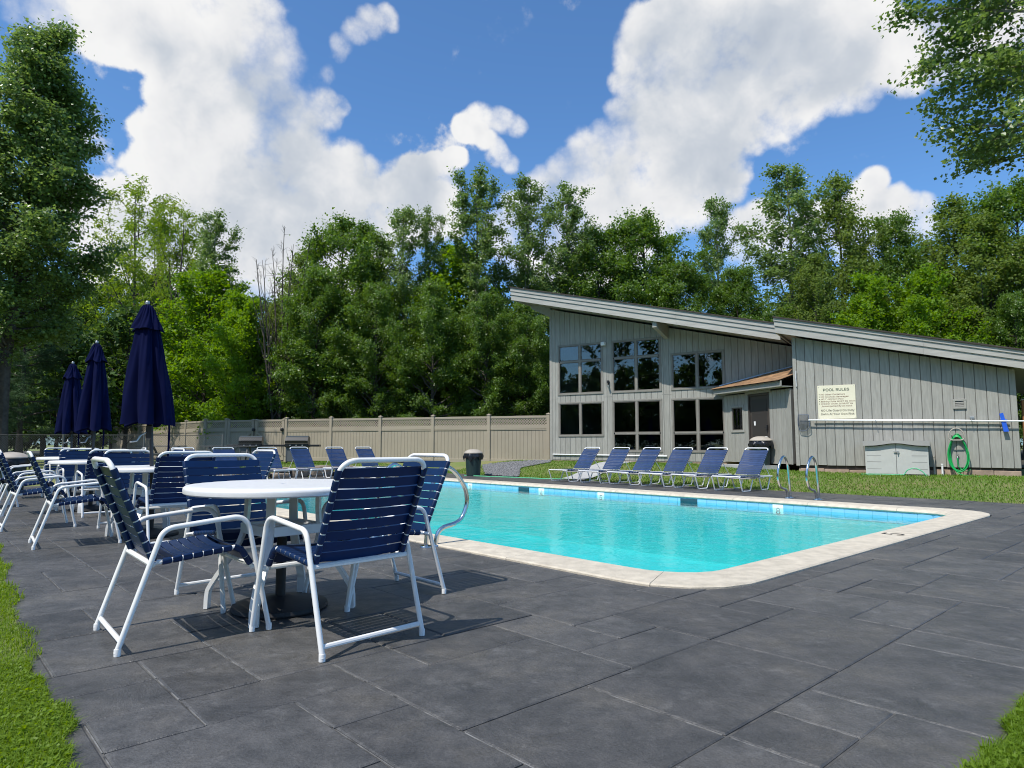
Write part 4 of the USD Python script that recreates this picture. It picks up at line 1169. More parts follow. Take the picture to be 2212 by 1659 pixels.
def table_proto():
    t = thing('round_table', 'x', 'table')
    R = .535
    part(t, 'table_top', lathe([(0.018, .712), (R - .05, .714), (R - .014, .711), (R - .003, .702), (R, .690), (R - .002, .672), (R - .016, .664), (R - .03, .672), (R - .04, .69), (.018, .69), (0.018, .712)], 72), PLASTIC_W, smooth=40)
    for k in range(4):
        a = math.radians(45 + 90 * k)
        prof = smooth_path([(.205, .69), (.205, .60), (.21, .50), (.235, .40), (.30, .28), (.375, .17), (.415, .09), (.418, .0)], 22)
        T = np.gradient(prof, axis=0); T /= np.linalg.norm(T, axis=1, keepdims=True); Nn = np.stack([T[:, 1], -T[:, 0]], 1)
        V = []
        for (o, w) in ((.011, .024), (.011, -.024), (-.011, -.024), (-.011, .024)):
            q = prof + Nn * o
            V.append(np.stack([q[:, 0] * math.cos(a) - w * math.sin(a), q[:, 0] * math.sin(a) + w * math.cos(a), q[:, 1]], 1))
        V = np.vstack(V); n = len(prof); F = []
        for c in range(4):
            d = (c + 1) % 4
            for i in range(n - 1):
                F += [[c * n + i, d * n + i, d * n + i + 1], [c * n + i, d * n + i + 1, c * n + i + 1]]
        F += [[0, 3 * n, 2 * n], [0, 2 * n, n], [n - 1, 2 * n - 1, 3 * n - 1], [n - 1, 3 * n - 1, 4 * n - 1]]
        part(t, 'leg', (V, np.array(F)), WHITE, smooth=35)
    q = .21 / math.sqrt(2) + .02
    for k in range(4):
        part(t, 'brace', moved(cbox((-q, q - .012, .43), (q - .026, q + .012, .485), .003), (0, 0, 0), 90 * k), WHITE)
    part(t, 'shelf', join(moved(prism(sbox(-q, -q, q, q).difference(shapely.Point(0, 0).buffer(.045)), .462, .47))), WHITE)
    return t


TB = table_proto()
tl = ['round white table nearest the camera, without a parasol', 'round white table under the largest blue parasol', 'round white table under the middle blue parasol', 'round white table under the farthest blue parasol']
for k, (u, v) in enumerate(TABLES):
    deg = POOLDEG + 4 + 7 * k
    if k == 0:
        UsdGeom.Xformable(TB).GetOrderedXformOps()[0].Set(rotz_m(UV(u, v, .0045), deg)); keys(TB, tl[0])
    else:
        dup(TB, tl[k], UV(u, v, .0045), deg)


def base_proto():
    t = thing('parasol_base', 'x', 'parasol base')
    part(t, 'disc', lathe([(0, .075), (.05, .072), (.09, .055), (.20, .045), (.262, .028), (.268, .010), (.262, 0), (0, 0)], 40), BLACK, smooth=40)
    part(t, 'sleeve', tube([(0, 0, .06), (0, 0, .40)], .028, 14), BLACK, smooth=40)
    part(t, 'knob', join(tube([(0, 0, .33), (.055, 0, .33)], .006, 6), moved(lathe([(0, .0), (.02, 0), (.02, .02), (0, .02)], 8), (.05, 0, .32))), BLACK)
    return t


PB = base_proto()
bl = ['round black iron parasol base under the nearest table, empty', 'black iron parasol base of the largest parasol', 'black iron parasol base of the middle parasol', 'black iron parasol base of the farthest parasol']
for k, (u, v) in enumerate(TABLES):
    if k == 0:
        UsdGeom.Xformable(PB).GetOrderedXformOps()[0].Set(rotz_m(UV(u, v, .005), 30)); keys(PB, bl[0])
    else:
        dup(PB, bl[k], UV(u, v, .005), 50 * k)


def parasol(k, label, lean, seed, sc=1.0, wind=0.0):
    u, v = TABLES[k]
    p = UV(u, v, .02)
    t = thing('closed_parasol', label, 'parasol', p, 20 * k, tilt=((-lean[1], lean[0], 0), 1.0) if False else None, s=(1, 1, sc))
    lx, ly = lean
    part(t, 'pole', tube([(0, 0, .41), (lx * .4, ly * .4, 1.3), (lx, ly, 2.43)], .019, 12), mat('dark_pole', (.03, .03, .035), rough=.4), smooth=40)
    rg = np.random.default_rng(seed); n = 112
    ph = rg.uniform(0, 6.28, 4)

    def canopy(z0, z1, prof, deep, nf=8, hem=.0):
        zs = np.linspace(0, 1, 26)
        th = np.arange(n) / n * 2 * math.pi
        R = np.interp(zs, *prof)[:, None]
        tw = th[None] + .35 * zs[:, None] * wind + .10 * np.sin(2 * th + ph[0])[None]
        fold = np.abs(np.sin(tw * nf / 2 + .25 * np.sin(3 * th + ph[1])[None]))
        amp = deep * (0.35 + .65 * zs[:, None]) * (1 + .35 * np.sin(3 * th + ph[2]))[None]
        r = R * (1 - amp * (1 - fold ** .8)) * (1 + .06 * np.sin(2 * th + ph[3]))[None] + .006 * np.sin(17 * th + 9 * zs[:, None] + ph[0])
        z = z0 + (z1 - z0) * zs[:, None] + hem * zs[:, None] ** 6 * (1 - fold) + .012 * np.sin(5 * th + ph[1])[None] * zs[:, None]
        cz = np.interp(z, [0, 2.43], [0, 1.0])
        V = np.stack([r * np.cos(th)[None] + lx * cz, r * np.sin(th)[None] + ly * cz, z], -1).reshape(-1, 3)
        i = np.repeat(np.arange(25), n); j = np.tile(np.arange(n), 25); j2 = (j + 1) % n
        F = np.vstack([np.stack([i * n + j, (i + 1) * n + j2, i * n + j2], 1), np.stack([i * n + j, (i + 1) * n + j, (i + 1) * n + j2], 1)])
        k0 = len(V); V = np.vstack([V, [(lx, ly, z0 + .01)]])
        return V, np.vstack([F, np.stack([np.full(n, k0), np.arange(n), (np.arange(n) + 1) % n], 1)])

    part(t, 'canopy', canopy(2.25, 1.12, ([0, .08, .35, .7, 1], [.050, .108, .165, .225, .262]), .66, 6, .05), NAVY, smooth=60)
    part(t, 'vent_cap', canopy(2.405, 2.13, ([0, .10, .5, 1], [.035, .058, .100, .160]), .34, 6, .02), NAVY, smooth=60)
    part(t, 'finial', moved(lathe([(0, .055), (.018, .05), (.024, .03), (.016, .012), (.03, .0)], 12), (lx, ly, 2.40)), GREYMETAL, smooth=True)
    cr = part(t, 'crank', tube(fillet([(lx * .42, ly * .42, 1.07), (lx * .42 - .07, ly * .42 - .05, 1.02), (lx * .42 - .10, ly * .42 - .07, .96), (lx * .42 - .16, ly * .42 - .09, .95)], .02, 4), .008, 6), GREYMETAL, smooth=True)
    part(t, 'crank_housing', cbox((lx * .42 - .03, ly * .42 - .03, .98), (lx * .42 + .03, ly * .42 + .03, 1.13), .01), BLACK)
    part(t, 'tie_strap', tube(smooth_path([(.12, .05, 1.16), (.125, .05, .95), (.12, .06, .78)], 10), .011, 5), NAVY)


parasol(1, 'largest closed navy parasol, over the second white table', (-.135, .02), 4)
parasol(2, 'middle closed navy parasol of the three, tilting to the right', (-.02, .10), 8, 1.0, .3)
parasol(3, 'farthest closed navy parasol, partly behind the middle one', (-.05, .05), 15, 1.0, -.2)


# ------------------------------------------------------------------ loungers
def lounger_proto():
    t = thing('sun_lounger', 'x', 'sun lounger')
    hw = .30; ZS = .30
    P = fillet([(-hw, .86, ZS), (-hw, .02, ZS), (-hw, -.02, ZS)], 0.01)
    # foot hoop + long rails (front is at y = 0, head at y = 1.45)
    part(t, 'frame', tube(fillet([(-hw, 1.42, .275), (-hw, .0, ZS), (hw, .0, ZS), (hw, 1.42, .275)], [0, .07, .07, 0], 7), .0135, 8), WHITE, smooth=40)
    part(t, 'head_bar', tube(fillet([(-hw, 1.30, .28), (-hw, 1.46, .275), (hw, 1.46, .275), (hw, 1.30, .28)], [0, .06, .06, 0], 6), .012, 8), WHITE, smooth=40)
    for sx in (-1, 1):
        part(t, 'leg', tube(fillet([(sx * hw, .015, ZS - .01), (sx * (hw + .0), .13, .014), (sx * hw, .44, .014), (sx * hw, .56, .225)], [0, .035, .05, 0], 6), .0125, 8), WHITE, smooth=40)
        part(t, 'leg', tube(fillet([(sx * hw, .82, ZS - .02), (sx * hw, .93, .014), (sx * hw, 1.20, .014), (sx * hw, 1.33, .268)], [0, .035, .05, 0], 6), .0125, 8), WHITE, smooth=40)
    for y in (.50, .78, 1.12):
        part(t, 'crossbar', tube(fillet([(-hw, y, .285), (-hw + .05, y, .245), (hw - .05, y, .245), (hw, y, .285)], [0, .03, .03, 0], 5), .0105, 7), WHITE, smooth=40)
    A = np.array([.92, .305]); B = np.array([1.40, .86]); d = (B - A) / np.linalg.norm(B - A); nn = np.array([-d[1], d[0]]); Lb = np.linalg.norm(B - A)
    bw = .255
    part(t, 'back_frame', tube(fillet([(-bw, *A), (-bw, *B), (bw, *B), (bw, *A)], [0, .065, .065, 0], 7), .0125, 8), WHITE, smooth=40)
    part(t, 'prop', tube([(-bw, *(A + d * Lb * .46)), (-bw - .02, 1.36, .285)], .008, 6), WHITE)
    part(t, 'prop', tube([(bw, *(A + d * Lb * .46)), (bw + .02, 1.36, .285)], .008, 6), WHITE)

    def strap(p, d, nn, w, sag, hwid):
        ks = np.linspace(-1, 1, 5); V = []
        for th in (.0150, .0125):
            for k in ks:
                s_ = th - sag * (1 - k * k)
                for e in (-w / 2, w / 2):
                    V.append((k * hwid, p[0] + d[0] * e + nn[0] * s_, p[1] + d[1] * e + nn[1] * s_))
        V = np.array(V); F = []
        for i in range(4):
            a = 2 * i; b = 10 + 2 * i
            F += [[a, a + 1, a + 3], [a, a + 3, a + 2], [b, b + 3, b + 1], [b, b + 2, b + 3], [a, a + 2, b + 2], [a, b + 2, b], [a + 1, b + 1, b + 3], [a + 1, b + 3, a + 3]]
        ms = [(V, np.array(F))]
        for sx in (-1, 1):
            c = np.array([sx * hwid, *p]); dd = np.array([0, *d])
            ms.append(tube([c - dd * w / 2, c + dd * w / 2], .0158, 7, cap=False))
        part(t, 'strap', join(*ms), STRAPL, smooth=40)

    for k in range(13):
        strap(A + d * (.035 + (Lb - .125) * k / 12), d, nn, .046, .012, bw)
    for k in range(14):
        y = .09 + k * .058
        strap(np.array([y, ZS + (.275 - ZS) * y / 1.42]), np.array([1, 0]), np.array([0, 1]), .047, .014, hw)
    return t


LG = lounger_proto(); _lf = True
feet = [(11.98, 12.33), (10.97, 12.33), (10.08, 12.33), (9.16, 12.33), (8.31, 12.33), (7.28, 12.26)]
ll = ['blue lounger farthest from the handrails in the row before the pool house', 'second blue lounger from the gravel end of the row before the pool house', 'third blue lounger from the gravel end of the row before the pool house',
      'fourth blue lounger from the gravel end, before the tall lower windows', 'blue lounger last but one towards the curved handrails, before the pool house', 'blue lounger next to the curved handrails, in front of the bagged bin']
for k, (u, v) in enumerate(feet):
    loc = UV(u - .30, v - .13, .005)
    if _lf:
        _lf = False; UsdGeom.Xformable(LG).GetOrderedXformOps()[0].Set(rotz_m(loc, face_dir(V2))); keys(LG, ll[k])
    else:
        dup(LG, ll[k], loc, face_dir(V2) + (0, 1.5, -1, .5, -1.5, 1)[k])
tops = [394, 485, 572, 646, 717, 783]
l2 = ['blue lounger on the far left before the stone wall, nearest the parasols', 'second blue lounger from the parasols, before the stone wall and picnic table', 'blue lounger in front of the black grill beside the gate',
      'blue lounger directly in front of the second black grill', 'fifth blue lounger from the parasols, with dark straps before the plain fence', 'blue lounger at the pool end of the row before the stone wall']
for k, x in enumerate(tops):
    r = ray(x, 966); uh = 17.55 + (.15, -.1, .05, 0, .1, 0)[k]; tt = uh / (r[:2] @ U2); v = (r[:2] * tt) @ V2
    dup(LG, l2[k], UV(uh - 1.42, v, .005), face_dir(U2) + (0, 2, -1.5, 1, -2, 0)[k])

# ------------------------------------------------------------------ bins
def bin_proto():
    t = thing('litter_bin', 'x', 'bin')
    part(t, 'barrel', lathe([(0, 0), (.20, 0), (.207, .02), (.245, .62), (.262, .63), (.262, .66), (.245, .66)], 30), BIN, smooth=30)
    rg = np.random.default_rng(9)

    def rf(pr, th, R):
        return R + (.018 * np.sin(th * 7 + pr[:, :1] * 9)[:] + .014 * np.sin(th * 13 + 2 + pr[:, 1:] * 20)) * np.clip((.70 - pr[:, 1:]) / .12, 0, 1)
    b = lathe([(.275, .50), (.288, .54), (.295, .58), (.283, .625), (.272, .665), (.262, .69), (.25, .69)], 64, rf)
    v = b[0].copy(); th = np.arctan2(v[:, 1], v[:, 0]); low = v[:, 2] < .56
    v[low, 2] += (.045 * np.sin(th * 5 + 1) + .03 * np.sin(th * 11))[low]
    part(t, 'bin_bag', (v, b[1]), BAG, smooth=60)
    part(t, 'lid', lathe([(0, .80), (.08, .795), (.17, .775), (.24, .735), (.272, .70), (.285, .695), (.287, .675), (.27, .672)], 36), LID, smooth=30)
    return t


BN = bin_proto()
c1 = on_ground(1022, 1028.5); UsdGeom.Xformable(BN).GetOrderedXformOps()[0].Set(rotz_m((c1[0], c1[1] + .1, .006), 0)); keys(BN, 'dark green bin with a beige lid at the deck edge by the gravel')
p2 = HL(6.95, 1.95)
p2 = np.array([7.02, 18.75]); dup(BN, 'dark green bin with black bag next to the brown entry door', (*p2, .36), 70, s=(1.08, 1.08, 1.02))
c3 = UV(16.9, 1.62, 0); dup(BN, 'bin with a bulging black bag at the far left end of the tables', (*c3[:2], .006), 200, s=(1.12, 1.12, .98))

# ------------------------------------------------------------------ vinyl fence and gate
FP = np.array([1.37, 24.92]); FD = np.array([-.943, .333]); FD /= np.linalg.norm(FD)
FDEG = math.degrees(math.atan2(-FD[1], -FD[0]))       # local x runs to the right, front is -y
fence = thing('vinyl_fence', 'tan vinyl fence with lattice top behind the pool lawn', 'fence', (*FP, 0), FDEG)
FBASE = .23


def post(parent, x, y=0.0, h=1.84, zb=.0, name='post'):
    p = part(parent, name, cbox((x - .062, y - .062, zb), (x + .062, y + .062, FBASE + h), .006), VINYL)
    a = .076; z = FBASE + h
    V = np.array([(x - a, y - a, z), (x + a, y - a, z), (x + a, y + a, z), (x - a, y + a, z), (x - a, y - a, z + .025), (x + a, y - a, z + .025), (x + a, y + a, z + .025), (x - a, y + a, z + .025), (x, y, z + .065)])
    F = np.vstack([_BF[:2], _BF[4:], [[4, 5, 8], [5, 6, 8], [6, 7, 8], [7, 4, 8]]])
    part(p, 'post_cap', (V, F), VINYL)


LATP = {}


def panel(parent, x0, x1, brace=0):
    """tongue and groove infill, rails, lattice"""
    z = FBASE
    part(parent, 'rail', cbox((x0, -.028, z + .02), (x1, .028, z + .16), .005), VINYL)
    part(parent, 'rail', cbox((x0, -.030, z + 1.30), (x1, .030, z + 1.45), .005), VINYL)
    part(parent, 'rail', cbox((x0, -.034, z + 1.262), (x1, .034, z + 1.292), .004), VINYL)
    part(parent, 'rail', cbox((x0, -.028, z + 1.715), (x1, .028, z + 1.80), .005), VINYL)
    n = max(4, int(round((x1 - x0) / .152))); w = (x1 - x0) / n; ms = []
    for k in range(n):
        a, b = x0 + k * w + .002, x0 + (k + 1) * w - .002; c = .006
        pr = [(a, .011), (a, -.005), (a + c, -.012), (b - c, -.012), (b, -.005), (b, .011)]
        V = np.array([(px, py, z + .13) for px, py in pr] + [(px, py, z + 1.27) for px, py in pr])
        F = [[j, (j + 1) % 6, 6 + (j + 1) % 6] for j in range(6)] + [[j, 6 + (j + 1) % 6, 6 + j] for j in range(6)]
        ms.append((V, np.array(F)))
    part(parent, 'infill', join(*ms), VINYL)
    # lattice: crossing diagonal slats
    W, Hh = x1 - x0, .265; sl = []
    for sgn, y in ((1, -.008), (-1, .0005)):
        for c in np.arange(-Hh, W + Hh, .108):
            p = Polygon([(c, 0), (c + .048, 0), (c + .048 + sgn * Hh, Hh), (c + sgn * Hh, Hh)]).intersection(sbox(0, 0, W, Hh))
            if p.geom_type == 'Polygon' and p.area > 1e-4:
                sl.append(moved(yz(prism(p, 0, .007)), (x0, y + .004, z + 1.45)))
    part(parent, 'lattice', join(*sl), VINYL)


ss_ = [0.0, -2.40, -4.80, -7.20, -9.58]
for a in ss_:
    post(fence, a)
for a, b in zip(ss_[1:], ss_[:-1]):
    panel(fence, a + .063, b - .063)
g0, g1, g2 = -9.58, -11.85, -16.34
post(fence, -11.86); panel(fence, -11.86 + .063, -9.58 - .063)
gate = thing('fence_gate', 'double tan vinyl gate with diagonal braces in the fence behind the grills', 'gate', (*FP, 0), FDEG)
for (a, b) in ((-13.50, -11.96), (-15.02, -13.58)):
    panel(gate, a + .10, b - .10)
    for xx in (a + .05, b - .05):
        post(gate, xx, 0, 1.78, FBASE + .03, 'stile')
v, f = hexa([(-13.50, -.075, FBASE + 1.22), (-13.42, -.075, FBASE + 1.28), (-13.42, -.037, FBASE + 1.28), (-13.50, -.037, FBASE + 1.22), (-12.04, -.075, FBASE + .20), (-11.98, -.075, FBASE + .28), (-11.98, -.037, FBASE + .28), (-12.04, -.037, FBASE + .20)])
br = [(-13.42, 1.26, -12.06, .24), (-13.68, 1.26, -14.94, .24)]
for x0, z0, x1, z1 in br:
    d = np.array([x1 - x0, z1 - z0]); d /= np.linalg.norm(d); n_ = np.array([-d[1], d[0]]) * .035
    q = [(x0 + n_[0], z0 + n_[1]), (x0 - n_[0], z0 - n_[1]), (x1 - n_[0], z1 - n_[1]), (x1 + n_[0], z1 + n_[1])]
    part(gate, 'brace', moved(yz(prism(Polygon([(a, FBASE + b) for a, b in q]), 0, .035)), (0, -.036, 0)), VINYL)
for x in (-12.02, -13.54):
    part(gate, 'latch', moved(lathe([(0, .07), (.06, .06), (.075, .03), (.075, -.03), (.06, -.06), (0, -.07)], 12), (x, -.10, FBASE + 1.36)), BLACK, smooth=True)
    part(gate, 'drop_rod', tube([(x, -.09, FBASE + 1.3), (x, -.09, FBASE + .55)], .010, 6), BLACK)
post(fence, -15.12); post(fence, -16.34)
panel(fence, -16.34 + .063, -15.12 - .063)
# the fence turns away to the left behind the parasols
C0 = FP + FD * 16.34; C1 = np.array([-24.2, 40.4]); cd = (C1 - C0); CL = np.linalg.norm(cd); cd /= CL
fence2 = thing('vinyl_fence', 'shaded stretch of tan vinyl fence running away behind the parasols', 'fence', (*C1, 0), math.degrees(math.atan2(-cd[1], -cd[0])))
nf_ = int(round(CL / 2.42))
for k in range(nf_ + 1):
    x = CL * k / nf_
    if k < nf_:
        post(fence2, x); panel(fence2, x + .063, CL * (k + 1) / nf_ - .063 - (.02 if k == nf_ - 1 else 0))

# chain link fence and drive on the far left
drive = np.array([(-60, 41), (-26.5, 41.5), (-22.5, 27.5), (-60, 24.5)])
v, f = flat(Polygon(drive), .012); top('driveway', (v, f[:, ::-1] if 0 else f), ASPH, 'grey asphalt drive beyond the chain link fence', kind='structure')
cl = thing('chain_link_fence', 'low grey chain link fence along the deck at far left', 'fence', (-16.2, 21.6, 0), 7)
GALV = mat('galvanized_wire', (.10, .105, .105), rough=.6)
for k in range(8):
    part(cl, 'post', tube([(-11 + 2.5 * k, 0, 0), (-11 + 2.5 * k, 0, 1.28)], .032, 8), GALV)
part(cl, 'top_rail', tube([(-11, 0, 1.25), (6.5, 0, 1.25)], .013, 8), mat('dark_rail', (.03, .032, .03), rough=.7))
wires = []
for sgn in (1, -1):
    for c in np.arange(-12.2, 6.5, .078):
        a, b = (c, .03), (c + 1.2, 1.23)
        if sgn < 0:
            a, b = (c + 1.2, .03), (c, 1.23)
        wires.append(((a[0], 0.004 * sgn, a[1]), (b[0], 0.004 * sgn, b[1])))
V = []; F = []
for i, (a, b) in enumerate(wires):
    w = .0028; V += [(a[0] - w, a[1], a[2]), (a[0] + w, a[1], a[2]), (b[0] + w, b[1], b[2]), (b[0] - w, b[1], b[2])]; F += [[4 * i, 4 * i + 1, 4 * i + 2], [4 * i, 4 * i + 2, 4 * i + 3]]
part(cl, 'wire_mesh', (np.array(V), np.array(F)), GALV)
pt = thing('fence_post', 'orange-brown timber post at the right corner of the pool house', 'post', HL(SR + 5.0, NR - .35, 0), HDEG)
part(pt, 'shaft', cbox((-.09, -.09, 0), (.09, .09, 1.98), .01), WOODO)
part(pt, 'cap', cbox((-.10, -.10, 1.98), (.10, .10, 2.01), .005), LID)

# ------------------------------------------------------------------ stone wall, path, gravel, hoses
sw = thing('stone_wall', 'low retaining wall of tan field stones behind the left loungers', 'wall', UV(18.5, 3.6, 0), POOLDEG)
rg = np.random.default_rng(21)
x = 0.0; ico = trimesh.creation.icosphere(2)


def boulder(c, s, seed):
    v = np.array(ico.vertices); v = np.sign(v) * np.abs(v) ** .55; v /= np.abs(v).max(0)
    v = v * (1 + .22 * (meshkit.fbm(v * 1.6 + seed * 7.3, 3, seed) - .5)[:, None])
    return v * (np.array(s) / 2) + c, np.array(ico.faces)


while x < 6.6:
    w = rg.uniform(.38, .85); h = rg.uniform(.27, .35)
    if rg.random() < .55:
        part(sw, 'stone', boulder((x + w / 2, rg.uniform(-.02, .05), h / 2 - .02), (w, .40, h + .04), int(x * 50)), STONE, smooth=45)
    else:
        part(sw, 'stone', boulder((x + w / 2, .0, .06), (w, .40, .18), int(x * 50)), STONE, smooth=45)
        part(sw, 'stone', boulder((x + w / 2 + .05, .03, .22), (w * .95, .38, .16), int(x * 50) + 1), STONE, smooth=45)
    x += w + .01
ground_at0 = lambda p: float(ground_h(*to_uv(p)))
PTH = [UV(12.55, 13.24), UV(11.70, 13.24), on_ground(1375, 1011, .15), on_ground(1590, 1004, .3), on_ground(1650, 1003, .32), on_ground(1560, 999.5, .33), on_ground(1440, 1001, .28), on_ground(1330, 1007, .17)]
pp = Polygon([(p[0], p[1]) for p in PTH])
if not pp.is_valid:
    pp = pp.buffer(0)


def drape(poly, dz, step=.35):
    """sheet that lies on the ground"""
    x0, y0, x1, y1 = poly.bounds; cells = []
    for a in np.arange(x0, x1, step):
        for b in np.arange(y0, y1, step):
            q = poly.intersection(sbox(a, b, a + step, b + step))
            for g in getattr(q, 'geoms', [q]):
                if g.geom_type == 'Polygon' and g.area > 1e-5:
                    v, f = trimesh.creation.triangulate_polygon(g, engine='earcut'); uv = np.array([to_uv(p) for p in v])
                    cells.append((np.c_[v, ground_h(uv[:, 0], uv[:, 1]) + dz], f))
    m = join(*cells)
    n_ = np.cross(m[0][m[1][:, 1]] - m[0][m[1][:, 0]], m[0][m[1][:, 2]] - m[0][m[1][:, 0]])[:, 2]
    m[1][n_ < 0] = m[1][n_ < 0][:, ::-1]
    return m


top('path', drape(pp, .022), WALK, 'pale concrete path from the deck to the pool house', kind='structure', smooth=True)
GRV = [UV(15.6, 13.24), UV(14.3, 13.24), on_ground(1120, 1012, .15), on_ground(1185, 1003.5, .25), on_ground(1188, 999.5, .28), on_ground(1045, 1002.5, .24)]
gp = Polygon([(p[0], p[1]) for p in GRV]).buffer(.05)
gm = drape(gp, .02)
rg = np.random.default_rng(4); pebs = []
x0, y0, x1, y1 = gp.bounds; ico0 = trimesh.creation.icosphere(0)
while len(pebs) < 2600:
    p = rg.uniform((x0, y0), (x1, y1))
    if gp.contains(shapely.Point(p)):
        u_, v_ = to_uv(p); s = rg.uniform(.02, .055)
        pebs.append((np.array(ico0.vertices) * s * rg.uniform(.6, 1.2, 3) * [1, 1, .7] + [p[0], p[1], float(ground_h(u_, v_)) + .025], np.array(ico0.faces)))
top('gravel', join(gm, *pebs), GRAVEL, 'grey gravel bank between the bin and the fence', 'gravel', kind='stuff')
hq = [(1003, 1027), (1060, 1029.5), (1130, 1032), (1200, 1034.5), (1262, 1034), (1305, 1030)]
P = [on_ground(x, y, .012) for x, y in hq]
g1_ = thing('hose_on_ground', 'pale green hose lying along the far deck edge from the bin to the loungers', 'hose', P[0])
path = smooth_path([p - P[0] + [0, 0, .0] for p in P], 60)
part(g1_, 'hose', tube(path, .016, 6), HOSEL, smooth=True)
P = []
for q in ((1440, 1022), (1475, 1018.5), (1530, 1015.5), (1600, 1015), (1660, 1016), (1690, 1018)):
    p_ = on_ground(*q, .10); p_[2] = ground_at0(p_) + .045; P.append(p_)
g2_ = thing('hose_on_ground', 'pale green hose lying on the grass behind the loungers near the handrails', 'hose', P[0])
part(g2_, 'hose', tube(smooth_path([p - P[0] for p in P], 50), .014, 6), HOSEL, smooth=True)
hp = HL(SR + 2.33, NR + .95, 0); hzz = float(ground_h(*to_uv(hp)))
g3_ = thing('hose_on_ground', 'green hose arching out of the grass in front of the storage box', 'hose', (*hp[:2], hzz), HDEG)
part(g3_, 'hose', tube(smooth_path([(-.75, .05, .02), (-.3, .0, .03), (.13, 0, .03), (.22, 0, .14), (.36, 0, .19), (.50, 0, .13), (.60, .0, .02), (.66, 0, -.03)], 40), .014, 6), HOSEL, smooth=True)

# ------------------------------------------------------------------ grills and picnic tables
def grill(label, p, deg, src=None):
    if src is not None:
        return dup(src, label, p, deg)
    t = thing('gas_grill', label, 'grill', p, deg)
    GRB = mat('grill_black', (.012, .012, .013), rough=.4, var=.2)
    GRT = mat('grill_lid_top', (.16, .18, .20), rough=.35, metal=.5)
    part(t, 'cabinet', join(cbox((-.38, -.26, .08), (-.34, .26, .66)), cbox((.34, -.26, .08), (.38, .26, .66)), cbox((-.339, -.245, .10), (.339, -.22, .62)), cbox((-.339, .21, .10), (.339, .25, .62)), box((-.339, -.219, .08), (.339, .209, .12))), mat('grill_grey', (.10, .11, .12), rough=.5))
    part(t, 'firebox', cbox((-.42, -.30, .62), (.42, .30, .76), .02), GRB)
    pf = [(-.30, .765), (-.31, .86), (-.20, 1.0), (.05, 1.03), (.26, .98), (.30, .765)]
    v, f = prism(Polygon(pf), -.41, .41)
    part(t, 'lid', (np.stack([v[:, 2], v[:, 0], v[:, 1]], 1), f), GRB, smooth=25)
    v, f = hexa([(-.40, -.205, 1.003), (.40, -.205, 1.003), (.40, .05, 1.036), (-.40, .05, 1.036), (-.40, -.205, 1.018), (.40, -.205, 1.018), (.40, .05, 1.05), (-.40, .05, 1.05)])
    part(t, 'lid_top', (v, f), GRT)
    part(t, 'lid_handle', join(tube([(-.33, -.36, .86), (.33, -.36, .86)], .014, 8), tube([(-.33, -.36, .86), (-.33, -.30, .86)], .01, 6), tube([(.33, -.36, .86), (.33, -.30, .86)], .01, 6)), GRB)
    for sx in (-1, 1):
        part(t, 'side_shelf', cbox((min(sx * .43, sx * .82), -.28, .64), (max(sx * .43, sx * .82), .24, .72), .01), GRB)
        part(t, 'wheel', moved(lathe([(0, .03), (.07, .03), (.08, .015), (.08, -.015), (.07, -.03), (0, -.03)], 16), (0, 0, 0)) if 0 else tube([(sx * .40 - .02, .1, .08), (sx * .40 + .02, .1, .08)], .08, 14), GRB)
        part(t, 'foot', cbox((sx * .36 - .02, -.24, 0), (sx * .36 + .02, -.20, .08)), GRB)
    for k in range(3):
        part(t, 'knob', tube([(-.22 + .22 * k, -.30, .69), (-.22 + .22 * k, -.33, .69)], .025, 10), GREYMETAL)
    part(t, 'gas_line', tube(smooth_path([(-.60, .1, .64), (-.58, .1, .40), (-.50, .12, .28), (-.36, .12, .30)], 14), .008, 5), GRB)
    return t


def ground_at(p):
    return float(ground_h(*to_uv(p)))


gp2 = np.array([(645 - 1106) / 1430 * 25.0, 25.0]); gp1 = np.array([(545 - 1106) / 1430 * 25.4, 25.4])
G2 = grill('black gas grill with open side shelves in front of the plain fence panels', (*gp2, ground_at(gp2)), 8)
grill('black gas grill standing before the fence gate', (*gp1, ground_at(gp1)), 14, G2)


def picnic(label, p, deg, src=None):
    if src is not None:
        return dup(src, label, p, deg)
    t = thing('picnic_table', label, 'picnic table', p, deg)
    for k in range(5):
        part(t, 'tabletop_plank', cbox((-.9, -.36 + k * .145, .70), (.9, -.36 + k * .145 + .138, .738), .004), GREYWOOD)
    for sy in (-1, 1):
        for k in range(2):
            y = sy * .62 + (k - 1) * .145 + .0725
            part(t, 'bench_plank', cbox((-.9, y - .069, .42), (.9, y + .069, .455), .004), GREYWOOD)
    for sx in (-1, 1):
        for sy in (-1, 1):
            v, f = hexa([(sx * .62 - .02, sy * .68 - .045, 0), (sx * .62 + .02, sy * .68 - .045, 0), (sx * .62 + .02, sy * .68 + .045, 0), (sx * .62 - .02, sy * .68 + .045, 0),
                         (sx * .62 - .02, sy * .22 - .045, .699), (sx * .62 + .02, sy * .22 - .045, .699), (sx * .62 + .02, sy * .22 + .045, .699), (sx * .62 - .02, sy * .22 + .045, .699)])
            part(t, 'leg', (v, f), GREYWOOD)
        part(t, 'cross_beam', cbox((sx * .62 + .021, -.74, .35), (sx * .62 + .059, .74, .419), .004), GREYWOOD)
    return t


pc = np.array([(500 - 1106) / 1430 * 23.6, 23.6]); PC = picnic('weathered grey picnic table between the two rows of loungers and the gate', (*pc, ground_at(pc) - .06), 12)
pc = np.array([(352 - 1106) / 1430 * 25.5, 25.5]); picnic('weathered grey picnic table in the shade behind the largest parasol', (*pc, ground_at(pc) - .06), -18, PC)

